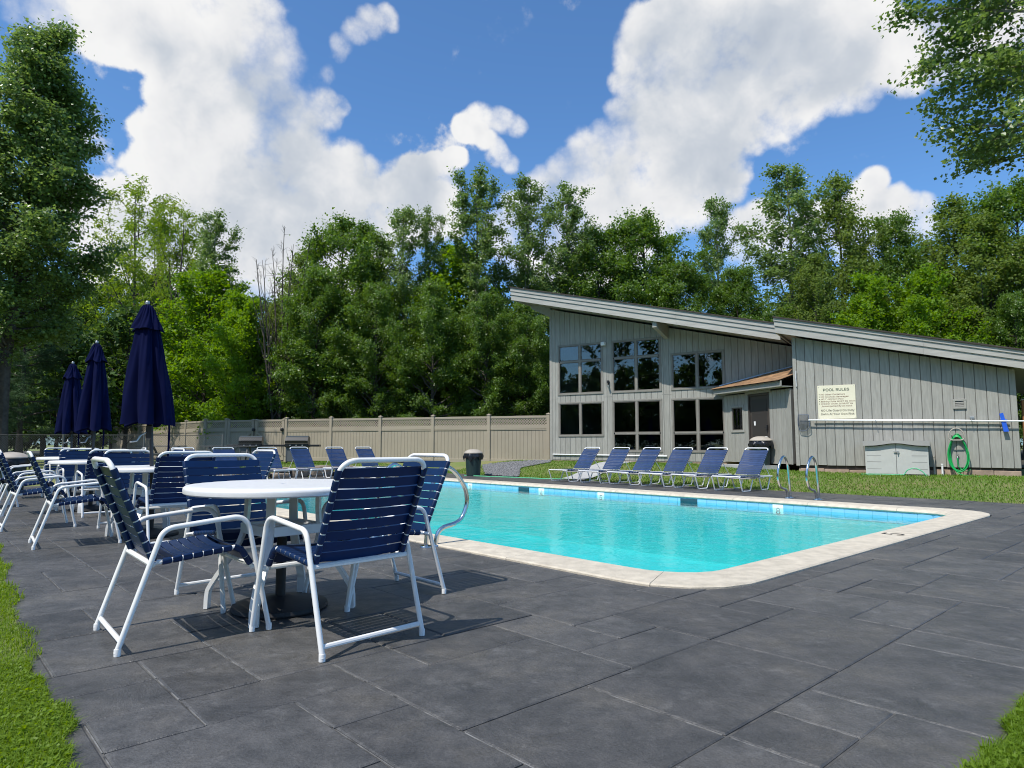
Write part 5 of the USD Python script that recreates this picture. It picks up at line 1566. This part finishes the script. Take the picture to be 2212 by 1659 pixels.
# ------------------------------------------------------------------ trees
L_POP = leaf_mat('poplar_leaf', (0.1013, 0.1688, 0.0378), (0.2228, 0.3105, 0.0891), trans=.46, rough=.33, spec=.6, clump=.5)
L_MAP = leaf_mat('maple_leaf', (.058, .125, .014), (.225, .335, .052), trans=.48, rough=.36, spec=.55, clump=.5)
L_ASH = leaf_mat('ash_leaf', (.140, .225, .022), (.285, .365, .060), trans=.5, rough=.5, spec=.3, clump=.6)
L_YNG = leaf_mat('young_maple_leaf', (.115, .225, .016), (.265, .375, .042), trans=.5, rough=.5, spec=.3, clump=.5)
L_OLV = leaf_mat('olive_leaf', (.095, .155, .024), (.255, .320, .070), trans=.46, rough=.5, spec=.3, clump=.6)
L_PIN = leaf_mat('pine_needle', (0.0464, 0.0957, 0.0406), (0.1232, 0.1914, 0.0754), trans=.25, rough=.6, spec=.25, clump=.5)
L_BACK = leaf_mat('woodland_leaf', (0.042, 0.09, 0.018), (0.135, 0.21, 0.042), trans=.3, rough=.5, spec=.3, clump=.3)


def leaf_mesh(c, size, aspect, rg, out=None, up=1.25, droop=0.0):
    n = len(c)
    nn = rg.normal(size=(n, 3)); nn[:, 2] += up
    if out is not None:
        nn += out * .5
    nn /= np.linalg.norm(nn, axis=1, keepdims=True)
    a = rg.normal(size=(n, 3)); a[:, 2] -= droop
    a -= nn * (a * nn).sum(1, keepdims=True); a /= np.linalg.norm(a, axis=1, keepdims=True); b = np.cross(nn, a)
    s = size * rg.uniform(.65, 1.25, (n, 1))
    V = np.stack([c - a * s / 2, c + b * s * aspect / 2 + nn * s * .10 + a * s * .05, c + a * s / 2, c - b * s * aspect / 2 + nn * s * .10 + a * s * .05], 1).reshape(-1, 3)
    k = np.arange(n)[:, None] * 4
    return V, np.vstack([k + [0, 1, 2], k + [0, 2, 3]])


def grow(seed, H, base, prof, nb, nleaf, leaf, aspect=.75, up=.45, sig=.22, subs=6, tr=.13, curve=.25, lean=(0, 0), inner=.30, stems=1, twist=2.4, droop=0.0, wob=.25, sway=1.0, jit=(.62, 1.18)):
    """(wood, leaves): a stem with limbs and twigs, leaves gathered along the twigs. prof(t): limb length at height t of the crown"""
    rg = np.random.default_rng(seed)
    wood = []; A = []; B = []; W = []
    for st in range(stems):
        ht = H * (1 if st == 0 else rg.uniform(.75, .95))
        z = np.linspace(0, ht, 10); ang = rg.uniform(0, 6.28); sp = 0 if st == 0 else rg.uniform(.08, .16)
        tx = lean[0] * (z / H) ** 1.4 + np.cumsum(rg.normal(0, wob / 6, 10)) + sp * z * math.cos(ang); ty = lean[1] * (z / H) ** 1.4 + np.cumsum(rg.normal(0, wob / 6, 10)) + sp * z * math.sin(ang)
        tx -= tx[0]; ty -= ty[0]
        T = np.stack([tx, ty, z], 1); T[0, 2] = -.15
        rad = tr * (1 - z / (ht * 1.02)) ** .8 + .008; rad[0] *= 1.35
        wood.append(tube(T, rad, 7, cap=False))
        nbb = nb // stems
        for i in range(nbb):
            t = ((i + rg.uniform(.2, .8)) / nbb) ** .92
            L = prof(t) * rg.uniform(*jit); h = base + (ht - base) * t; e = up + (1 - t) * -.12 + t * .35 + rg.normal(0, .14)
            h0 = max(base * .55, h - L * math.sin(e) * .75); az = i * twist + rg.normal(0, .45)
            p0 = np.array([np.interp(h0, z, tx), np.interp(h0, z, ty), h0]); d = np.array([math.cos(az) * math.cos(e), math.sin(az) * math.cos(e), math.sin(e)])
            tt = np.linspace(0, 1, 6)[:, None]
            P = p0 + d * L * tt + np.array([0, 0, 1.0]) * curve * L * tt ** 2 + np.cumsum(rg.normal(0, L * .028 * sway, (6, 3)), 0) * (tt > 0)
            r0 = min(np.interp(h0, z, rad) * .62, .012 + L * .017)
            wood.append(tube(P, np.linspace(r0, .006, 6), 4, cap=False))
            for j in range(2, 5):
                A.append(P[j]); B.append(P[j + 1]); W.append(np.linalg.norm(P[j + 1] - P[j]) * (.5 if j == 2 else .9))
            for k in range(subs):
                q = rg.uniform(inner, 1.0); o = P[0] + (P[-1] - P[0]) * 0
                o = np.array([np.interp(q, tt[:, 0], P[:, c]) for c in range(3)])
                dd = d + rg.normal(0, .75, 3); dd[2] = dd[2] * .7 + .12 - droop; dd /= np.linalg.norm(dd)
                l = L * rg.uniform(.20, .46) * (1.15 - q * .6) + .15
                e_ = o + dd * l
                wood.append(tube([o, (o + e_) / 2 + rg.normal(0, .03, 3), e_], [.010, .007, .003], 3, cap=False))
                A.append(o + dd * l * .15); B.append(e_ + dd * .08); W.append(l * 1.25)
    A = np.array(A); B = np.array(B); W = np.array(W) * rg.uniform(.45, 1.5, len(W)); W /= W.sum()
    idx = rg.choice(len(A), nleaf, p=W); t = rg.uniform(0, 1.0, (nleaf, 1)) ** .8
    c = A[idx] + (B[idx] - A[idx]) * t + rg.normal(0, 1, (nleaf, 3)) * sig * np.array([1, 1, .62]) * rg.uniform(.3, 1.1, (nleaf, 1))
    out = c - np.array([0, 0, 1.0]) * c[:, 2:] * 1.0; out[:, 2] = 0; out /= np.maximum(np.linalg.norm(out, axis=1, keepdims=True), .3)
    c = c[c[:, 2] > .15]; out = out[:len(c)]
    return join(*wood), leaf_mesh(c, leaf, aspect, rg, out, droop=droop)


def tree_proto(name, wl, wood_m, leaf_m):
    t = thing(name, 'x', 'tree')
    part(t, 'trunk', wl[0], wood_m, smooth=60)
    if wl[1] is not None:
        part(t, 'crown', wl[1], leaf_m)
    return t


dome_ = lambda r: (lambda t: r * (math.sin(math.pi * min(1, (t * .86 + .14))) ** .6 + .06))
cone_ = lambda r, p=.8: (lambda t: r * (1 - t) ** p * min(1, .45 + t * 3) + .18)
egg_ = lambda r: (lambda t: r * (math.sin(math.pi * (t * .8 + .18)) ** .8 + .05))
KIND = {  # name: (nominal height, prototype)
    'aspen': (14.0, tree_proto('aspen_tree', grow(11, 14, 2.6, lambda t: 2.2 * math.sin(math.pi * (t * .74 + .18)) ** .7 + .1, 38, 24000, .115, .85, up=.70, sig=.19, subs=5, tr=.12, curve=.32, sway=1.8), BARKP, L_POP)),
    'aspen_b': (13.0, tree_proto('aspen_tree', grow(12, 13, 2.2, lambda t: 2.5 * math.sin(math.pi * (t * .78 + .18)) ** .8 + .1, 38, 26000, .115, .85, up=.66, sig=.21, subs=6, tr=.11, curve=.35, sway=1.8), BARKP, L_POP)),
    'maple': (12.0, tree_proto('maple_tree', grow(21, 12, 1.6, dome_(3.2), 64, 58000, .128, .85, up=.35, sig=.28, subs=7, tr=.16), BARK, L_MAP)),
    'maple_b': (11.5, tree_proto('maple_tree', grow(22, 11.5, 1.2, egg_(3.4), 60, 58000, .128, .85, up=.42, sig=.30, subs=7, tr=.15), BARK, L_MAP)),
    'young': (8.5, tree_proto('young_maple_tree', grow(31, 8.5, .5, egg_(2.5), 54, 30000, .135, .8, up=.5, sig=.24, subs=6, tr=.08), BARK, L_YNG)),
    'ash': (12.0, tree_proto('ash_tree', grow(41, 12, 3.6, egg_(3.4), 40, 12500, .19, .34, up=.62, sig=.20, subs=6, tr=.10, curve=.22, inner=.40, stems=2), BARK, L_ASH)),
    'olive': (11.0, tree_proto('birch_tree', grow(51, 11, 1.6, egg_(2.7), 54, 26000, .125, .8, up=.6, sig=.24, subs=7, tr=.11), BARK, L_OLV)),
    'pine': (13.0, tree_proto('pine_tree', grow(61, 13, 1.4, cone_(3.2, .75), 62, 34000, .20, .20, up=.08, sig=.17, subs=8, tr=.17, curve=.10, droop=.15), BARK, L_PIN)),
}
for k in KIND.values():
    UsdGeom.Xformable(k[1]).GetOrderedXformOps()[0].Set(rotz_m((0, 0, 0)))
_tf = {}
WOODS = 'trees behind the fence and the pool house'


def plant(kind, x, y, depth, label, wide=1.0, turn=0.0, zg=.25):
    """tree whose top is seen at (x, y) of the photograph, standing 'depth' metres away"""
    Hn, pr = KIND[kind]
    r = ray(x, y); t = depth / r[1]; p = r * t; hgt = p[2] + EYE - zg
    s = hgt / Hn
    m = rotz_m((p[0], p[1], zg), turn, (s * wide, s * wide, s))
    if kind not in _tf:
        _tf[kind] = True
        UsdGeom.Xformable(pr).GetOrderedXformOps()[0].Set(m); keys(pr, label)
        return
    o = dup(pr, label, (0, 0, 0)); UsdGeom.Xformable(o).GetOrderedXformOps()[0].Set(m)


for a in [
    ('ash', 302, 398, 42.5, 'airy light green ash tree with grey forked stems left of the largest parasol', .95, 20),
    ('ash', 398, 458, 41, 'airy light green ash behind the largest parasol, its limbs against white cloud', .85, 140),
    ('aspen', 468, 468, 35, 'slim dark aspen right of the ash trees', .95, 50),
    ('young', 452, 590, 34, 'bright green young maple just right of the largest parasol', 1.0, 0),
    ('young', 520, 640, 32, 'bright green young maple above the fence gate', .95, 90),
    ('young', 375, 690, 40.5, 'bright green young maple behind the largest parasol', .9, 200),
    ('young', 225, 740, 45, 'yellow-green young maple behind the middle parasol', .85, 300),
    ('olive', 655, 555, 35, 'thin grey-green birch beside the bare dead tree', .85, 10),
    ('olive', 598, 660, 34, 'low olive birch under the bare dead tree', .85, 75),
    ('maple', 745, 478, 33, 'dense maple with a flat double top, left of the forest middle', .92, 0),
    ('aspen', 800, 498, 34, 'aspen top showing between the two tallest maples', .8, 70),
    ('aspen_b', 872, 455, 33, 'bushy aspen with a square top above the plain fence', .95, 30),
    ('aspen', 930, 462, 34, 'aspen with a thin spire left of the tallest aspen', .72, 160),
    ('maple_b', 690, 590, 31.5, 'broad maple above the second grill', .85, 60),
    ('maple', 815, 620, 31, 'broad dark maple above the fence left of the tallest aspen', .85, 120),
    ('maple_b', 935, 620, 30.5, 'broad dark maple behind the third fence panel', .85, 190),
    ('young', 985, 540, 35, 'yellow-green tree top left of the tallest aspen', 1.05, 40),
    ('aspen', 1030, 375, 33, 'tallest aspen, loose and upright, left of the roof tip', 1.05, 0),
    ('aspen_b', 1140, 398, 34, 'loose aspen above the tip of the pool house roof', .95, 210),
    ('aspen', 1226, 410, 35, 'loose aspen with side sprays right of the roof tip', .95, 110),
    ('maple', 1050, 640, 30.5, 'dark maple beside the roof tip, over the fence end', .85, 240),
    ('maple_b', 1130, 660, 31, 'dark maple behind the left corner of the pool house', .8, 10),
    ('maple_b', 1290, 500, 36, 'round maple above the upper windows of the pool house', .85, 300),
    ('maple', 1395, 470, 37, 'broad light maple above the middle of the long roof', .95, 45),
    ('aspen_b', 1548, 435, 39, 'narrow aspen above the right end of the long roof', .8, 95),
    ('maple', 1470, 575, 35, 'low bright maple over the long roof beside the narrow aspen', .8, 170),
    ('maple_b', 1590, 585, 36, 'low maple over the step between the two roofs', .8, 260),
    ('aspen_b', 1702, 368, 38, 'tall conical poplar above the step of the two roofs', 1.12, 150),
    ('olive', 1812, 392, 38, 'thin olive birch beside the tall conical poplar', .80, 20),
    ('maple_b', 1932, 475, 37, 'dark green pointed maple over the right roof', .72, 90),
    ('olive', 2052, 440, 36, 'spreading olive birch over the right roof with a bare twig', 1.05, 200),
    ('olive', 2125, 470, 33, 'olive birch close behind the right end of the roof', 1.0, 310),
    ('maple', 2200, 402, 34, 'dark maple at the right edge of the photo above the roof end', .95, 15),
    ('olive', 1760, 560, 34, 'low olive birch filling between poplar and roof', .9, 110),
    ('young', 1870, 600, 33, 'bright low maple just above the right roof', .9, 33),
    ('young', 1990, 590, 32, 'bright low maple above the right roof near the roof vent end', .9, 250),
    ('maple', 2190, 640, 30, 'dark maple beyond the wooden post', .8, 77),
    ('pine', 70, 560, 33, 'dark pine at the far left behind the black-bagged bin', 1.05, 0),
    ('pine', 160, 650, 44, 'dark pine behind the two smaller parasols', .9, 100),
    ('pine', -20, 640, 26, 'dark pine with drooping boughs cut by the left edge', .95, 200),
    ('maple_b', 118, 600, 41, 'dark maple far back between the pines at the left', .95, 120),
    ('maple', 262, 610, 46, 'maple far back behind the ash tree, above the middle parasol', .95, 30),
    ('maple_b', 345, 600, 45, 'maple far back beside the tip of the largest parasol', .9, 75),
    ('young', 300, 700, 42.5, 'bright green young maple touching the largest parasol on its left', .9, 20),
    ('olive', 205, 720, 46, 'yellowish birch between the pines and the middle parasol', .8, 66),
]:
    plant(*a)
bare = thing('dead_tree', 'bare grey dead tree with thin upright twigs beyond the gate', 'tree', (*on_ground(600, 985)[:2] / on_ground(600, 985)[1] * 31.8, .25))
part(bare, 'trunk', grow(71, 11.4, 2.5, egg_(2.0), 66, 10, .05, up=1.05, subs=6, tr=.06, curve=.2, stems=6)[0], BARK, smooth=60)
# big tree at the left edge and the one that reaches in from the right
bt = thing('poplar_tree', 'tall dark poplar filling the upper left corner', 'tree', (-18.5, 24.0, 0.0), 0)
w, l = grow(81, 16.6, 4.6, lambda t: 2.35 * math.sin(math.pi * (t * .72 + .24)) ** .8 + .15, 96, 80000, .13, .85, up=.45, sig=.30, subs=8, tr=.24, curve=.25, lean=(.5, 0), wob=.35)
part(bt, 'trunk', w, BARK, smooth=60); part(bt, 'crown', l, L_POP)
bt = thing('poplar_tree', 'leafy poplar branches hanging in at the upper right corner', 'tree', (14.4, 14.9, 0.15), 0)
w, l = grow(91, 18.5, 7.8, lambda t: 3.9 * math.sin(math.pi * (t * .70 + .24)) ** .9, 96, 72000, .115, .95, up=.10, sig=.22, subs=10, tr=.22, curve=-.02, wob=.3, droop=.06, inner=.45, jit=(.80, 1.03))
part(bt, 'trunk', w, BARKP, smooth=60); part(bt, 'crown', l, L_POP)
# the wood behind: one mass
wood_parts, leaf_parts = [], []
rg = np.random.default_rng(99)
spots = []
for row, (d0, hh) in enumerate(((40, 9.5), (45, 10.5), (51, 11.5))):
    for x in np.arange(-46, 52, 4.6):
        spots.append((x + rg.normal(0, 1.0), d0 + rg.normal(0, 1.2) - .05 * abs(x) * (x < 0), hh * rg.uniform(.8, 1.05), 2.9))
for x in np.arange(-22, 8, 2.6):                                             # undergrowth at the wood's edge
    if x < -13: continue
    spots.append((x + rg.normal(0, .5), 33.5 - .33 * (x + 8) * .6 + rg.normal(0, .6), rg.uniform(2.4, 4.2), 1.9))
for q in ((-30, -12, 15), (-25, -14, 12), (-21, -17, 14), (-17, -21, 16), (-13, -23, 13), (-26, -19, 16), (-35, -4, 15), (-33, -9, 14), (-10, -26, 14), (-2, -30, 12), (7, -31, 10), (16, -28, 12), (-40, 6, 12), (26, -22, 11), (32, -10, 12), (-27, -22, 13), (36, 4, 12), (-44, 18, 13)):
    spots.append((*q, 3.3))
for x in np.arange(-52, -21, 2.6):
    spots.append((x + rg.normal(0, .4), 43.5 + rg.normal(0, .8), rg.uniform(3, 6), 2.0))
for a_ in np.arange(128, 262, 3.3):
    for R_ in (34, 39):
        spots.append((R_ * math.cos(math.radians(a_ + rg.normal(0, .8))) * 1.05, 4 + R_ * math.sin(math.radians(a_)) * .95 if a_ > 180 else 4 + R_ * math.sin(math.radians(a_)) * .6, rg.uniform(6, 10) if R_ > 36 else rg.uniform(3, 7), 2.9))
for k, (x, y, h, r) in enumerate(spots):
    w_, l_ = grow(300 + k, h, h * .12, egg_(r), 26, (4200 if y > 25 else 2600) if h > 5 else 2200, (.30 if y > 25 else .42) if h > 5 else .22, .8, up=.45, sig=.36, subs=4, tr=.11)
    wood_parts.append(moved(w_, (x, y, .2))); leaf_parts.append(moved(l_, (x, y, .2), k * 47.0))
top('woodland', join(*leaf_parts), L_BACK, 'dense mixed wood behind the single trees', 'wood', kind='stuff')
top('woodland_trunks', join(*wood_parts), BARK, 'trunks and twigs of the dense wood behind', 'wood', kind='stuff')
v = np.array([(-70, 30.8 + 11), (-14.6, 30.7), (1.5, 25.2), (6, 31), (14, 20.5), (70, 20), (70, 120), (-70, 120)], float)
fp = Polygon(v); top('forest_floor', drape(fp.intersection(sbox(-70, 15, 70, 70)), .035, 3.0), FLOOR, 'dark leaf-strewn forest floor', kind='structure')

# ------------------------------------------------------------------ grass
rg = np.random.default_rng(17)


def blades(P, h, w, rg, bend=.45, Z=None):
    n = len(P); az = rg.uniform(0, 6.283, n); hh = h * rg.uniform(.5, 1.25, n); ww = w * rg.uniform(.6, 1.3, n)
    d = np.stack([np.cos(az), np.sin(az), np.zeros(n)], 1); s = np.stack([-np.sin(az), np.cos(az), np.zeros(n)], 1)
    b = bend * rg.uniform(.2, 1.5, n)
    mid_ = P + d * (hh * b * .35)[:, None] + np.array([0, 0, 1.0]) * (hh * .6)[:, None]
    tip = P + d * (hh * b * 1.1)[:, None] + np.array([0, 0, 1.0]) * (hh * (1 - .35 * b))[:, None]
    V = np.stack([P - s * ww[:, None] / 2, P + s * ww[:, None] / 2, mid_ + s * ww[:, None] * .4, mid_ - s * ww[:, None] * .4, tip], 1).reshape(-1, 3)
    k = np.arange(n)[:, None] * 5
    return V, np.vstack([k + [0, 1, 2], k + [0, 2, 3], k + [3, 2, 4]])


def scatter(n, v0, v1, u0, u1, f=None):
    v = rg.uniform(v0, v1, n); u = rg.uniform(u0, u1, n)
    if f is not None:
        k = rg.random(n) < f(v, u); v, u = v[k], u[k]
    return np.c_[v[:, None] * V2 + u[:, None] * U2, ground_h(u, v)]


edge = lambda u: .425 + .048 * (np.minimum(u, 9.0) - 2.37) + .03 * np.sin(u * 5.1) + .016 * np.sin(u * 13.7 + 1) + .012 * np.sin(u * 31)
near = np.vstack([scatter(80000, -.55, .55, 1.6, 3.6, lambda v, u: v < edge(u)), scatter(80000, -1.3, .75, 3.6, 8.5, lambda v, u: v < edge(u))])
far = scatter(60000, -5, .75, 5.0, 20, lambda v, u: (v < edge(u)) * np.clip(1.1 / (1 + .3 * (u - 5)), .2, 1))
corner = scatter(52000, 1.9, 4.0, .0, .60, lambda v, u: u < .592 + .02 * np.sin(v * 9) + .02 * np.sin(v * 23))
clov = np.vstack([near[rg.random(len(near)) < .12], corner[rg.random(len(corner)) < .08]])
cv = leaf_mesh(clov + np.c_[np.zeros((len(clov), 2)), rg.uniform(.012, .034, len(clov))], .0145, .95, rg, up=2.5)
top('grass', join(blades(near, .036, .0034, rg, .85), blades(corner, .042, .0036, rg, .8), blades(far, .06, .008, rg), cv), GRASS, 'bright green grass and clover along the near deck edges', 'grass', kind='stuff')
lawn_f = lambda v, u: ~np.array([pp.contains(shapely.Point(*(V2 * a + U2 * b))) or gp.contains(shapely.Point(*(V2 * a + U2 * b))) for a, b in zip(v, u)])
L1 = scatter(70000, 13.18, 19.5, -4, 18.5)
k = ~(shapely.contains_xy(pp, L1[:, 0], L1[:, 1]) | shapely.contains_xy(gp, L1[:, 0], L1[:, 1])); L1 = L1[k]
hs_ = (L1[:, :2] - HP0) @ HW; hn_ = (L1[:, :2] - HP0) @ HN
L1 = L1[~((hs_ > 0) & (hn_ < np.where(hs_ > SR, NR - .05, np.where(hs_ > 6.2, (hs_ - 6.2) * .85, .0))))]
L2 = scatter(26000, 3.5, 14, 18.8, 26)
top('lawn_grass', blades(np.vstack([L1, L2]), .050, .014, rg, .95), GRASSF, 'mown grass with dry straw-coloured patches before the pool house', 'grass', kind='stuff')
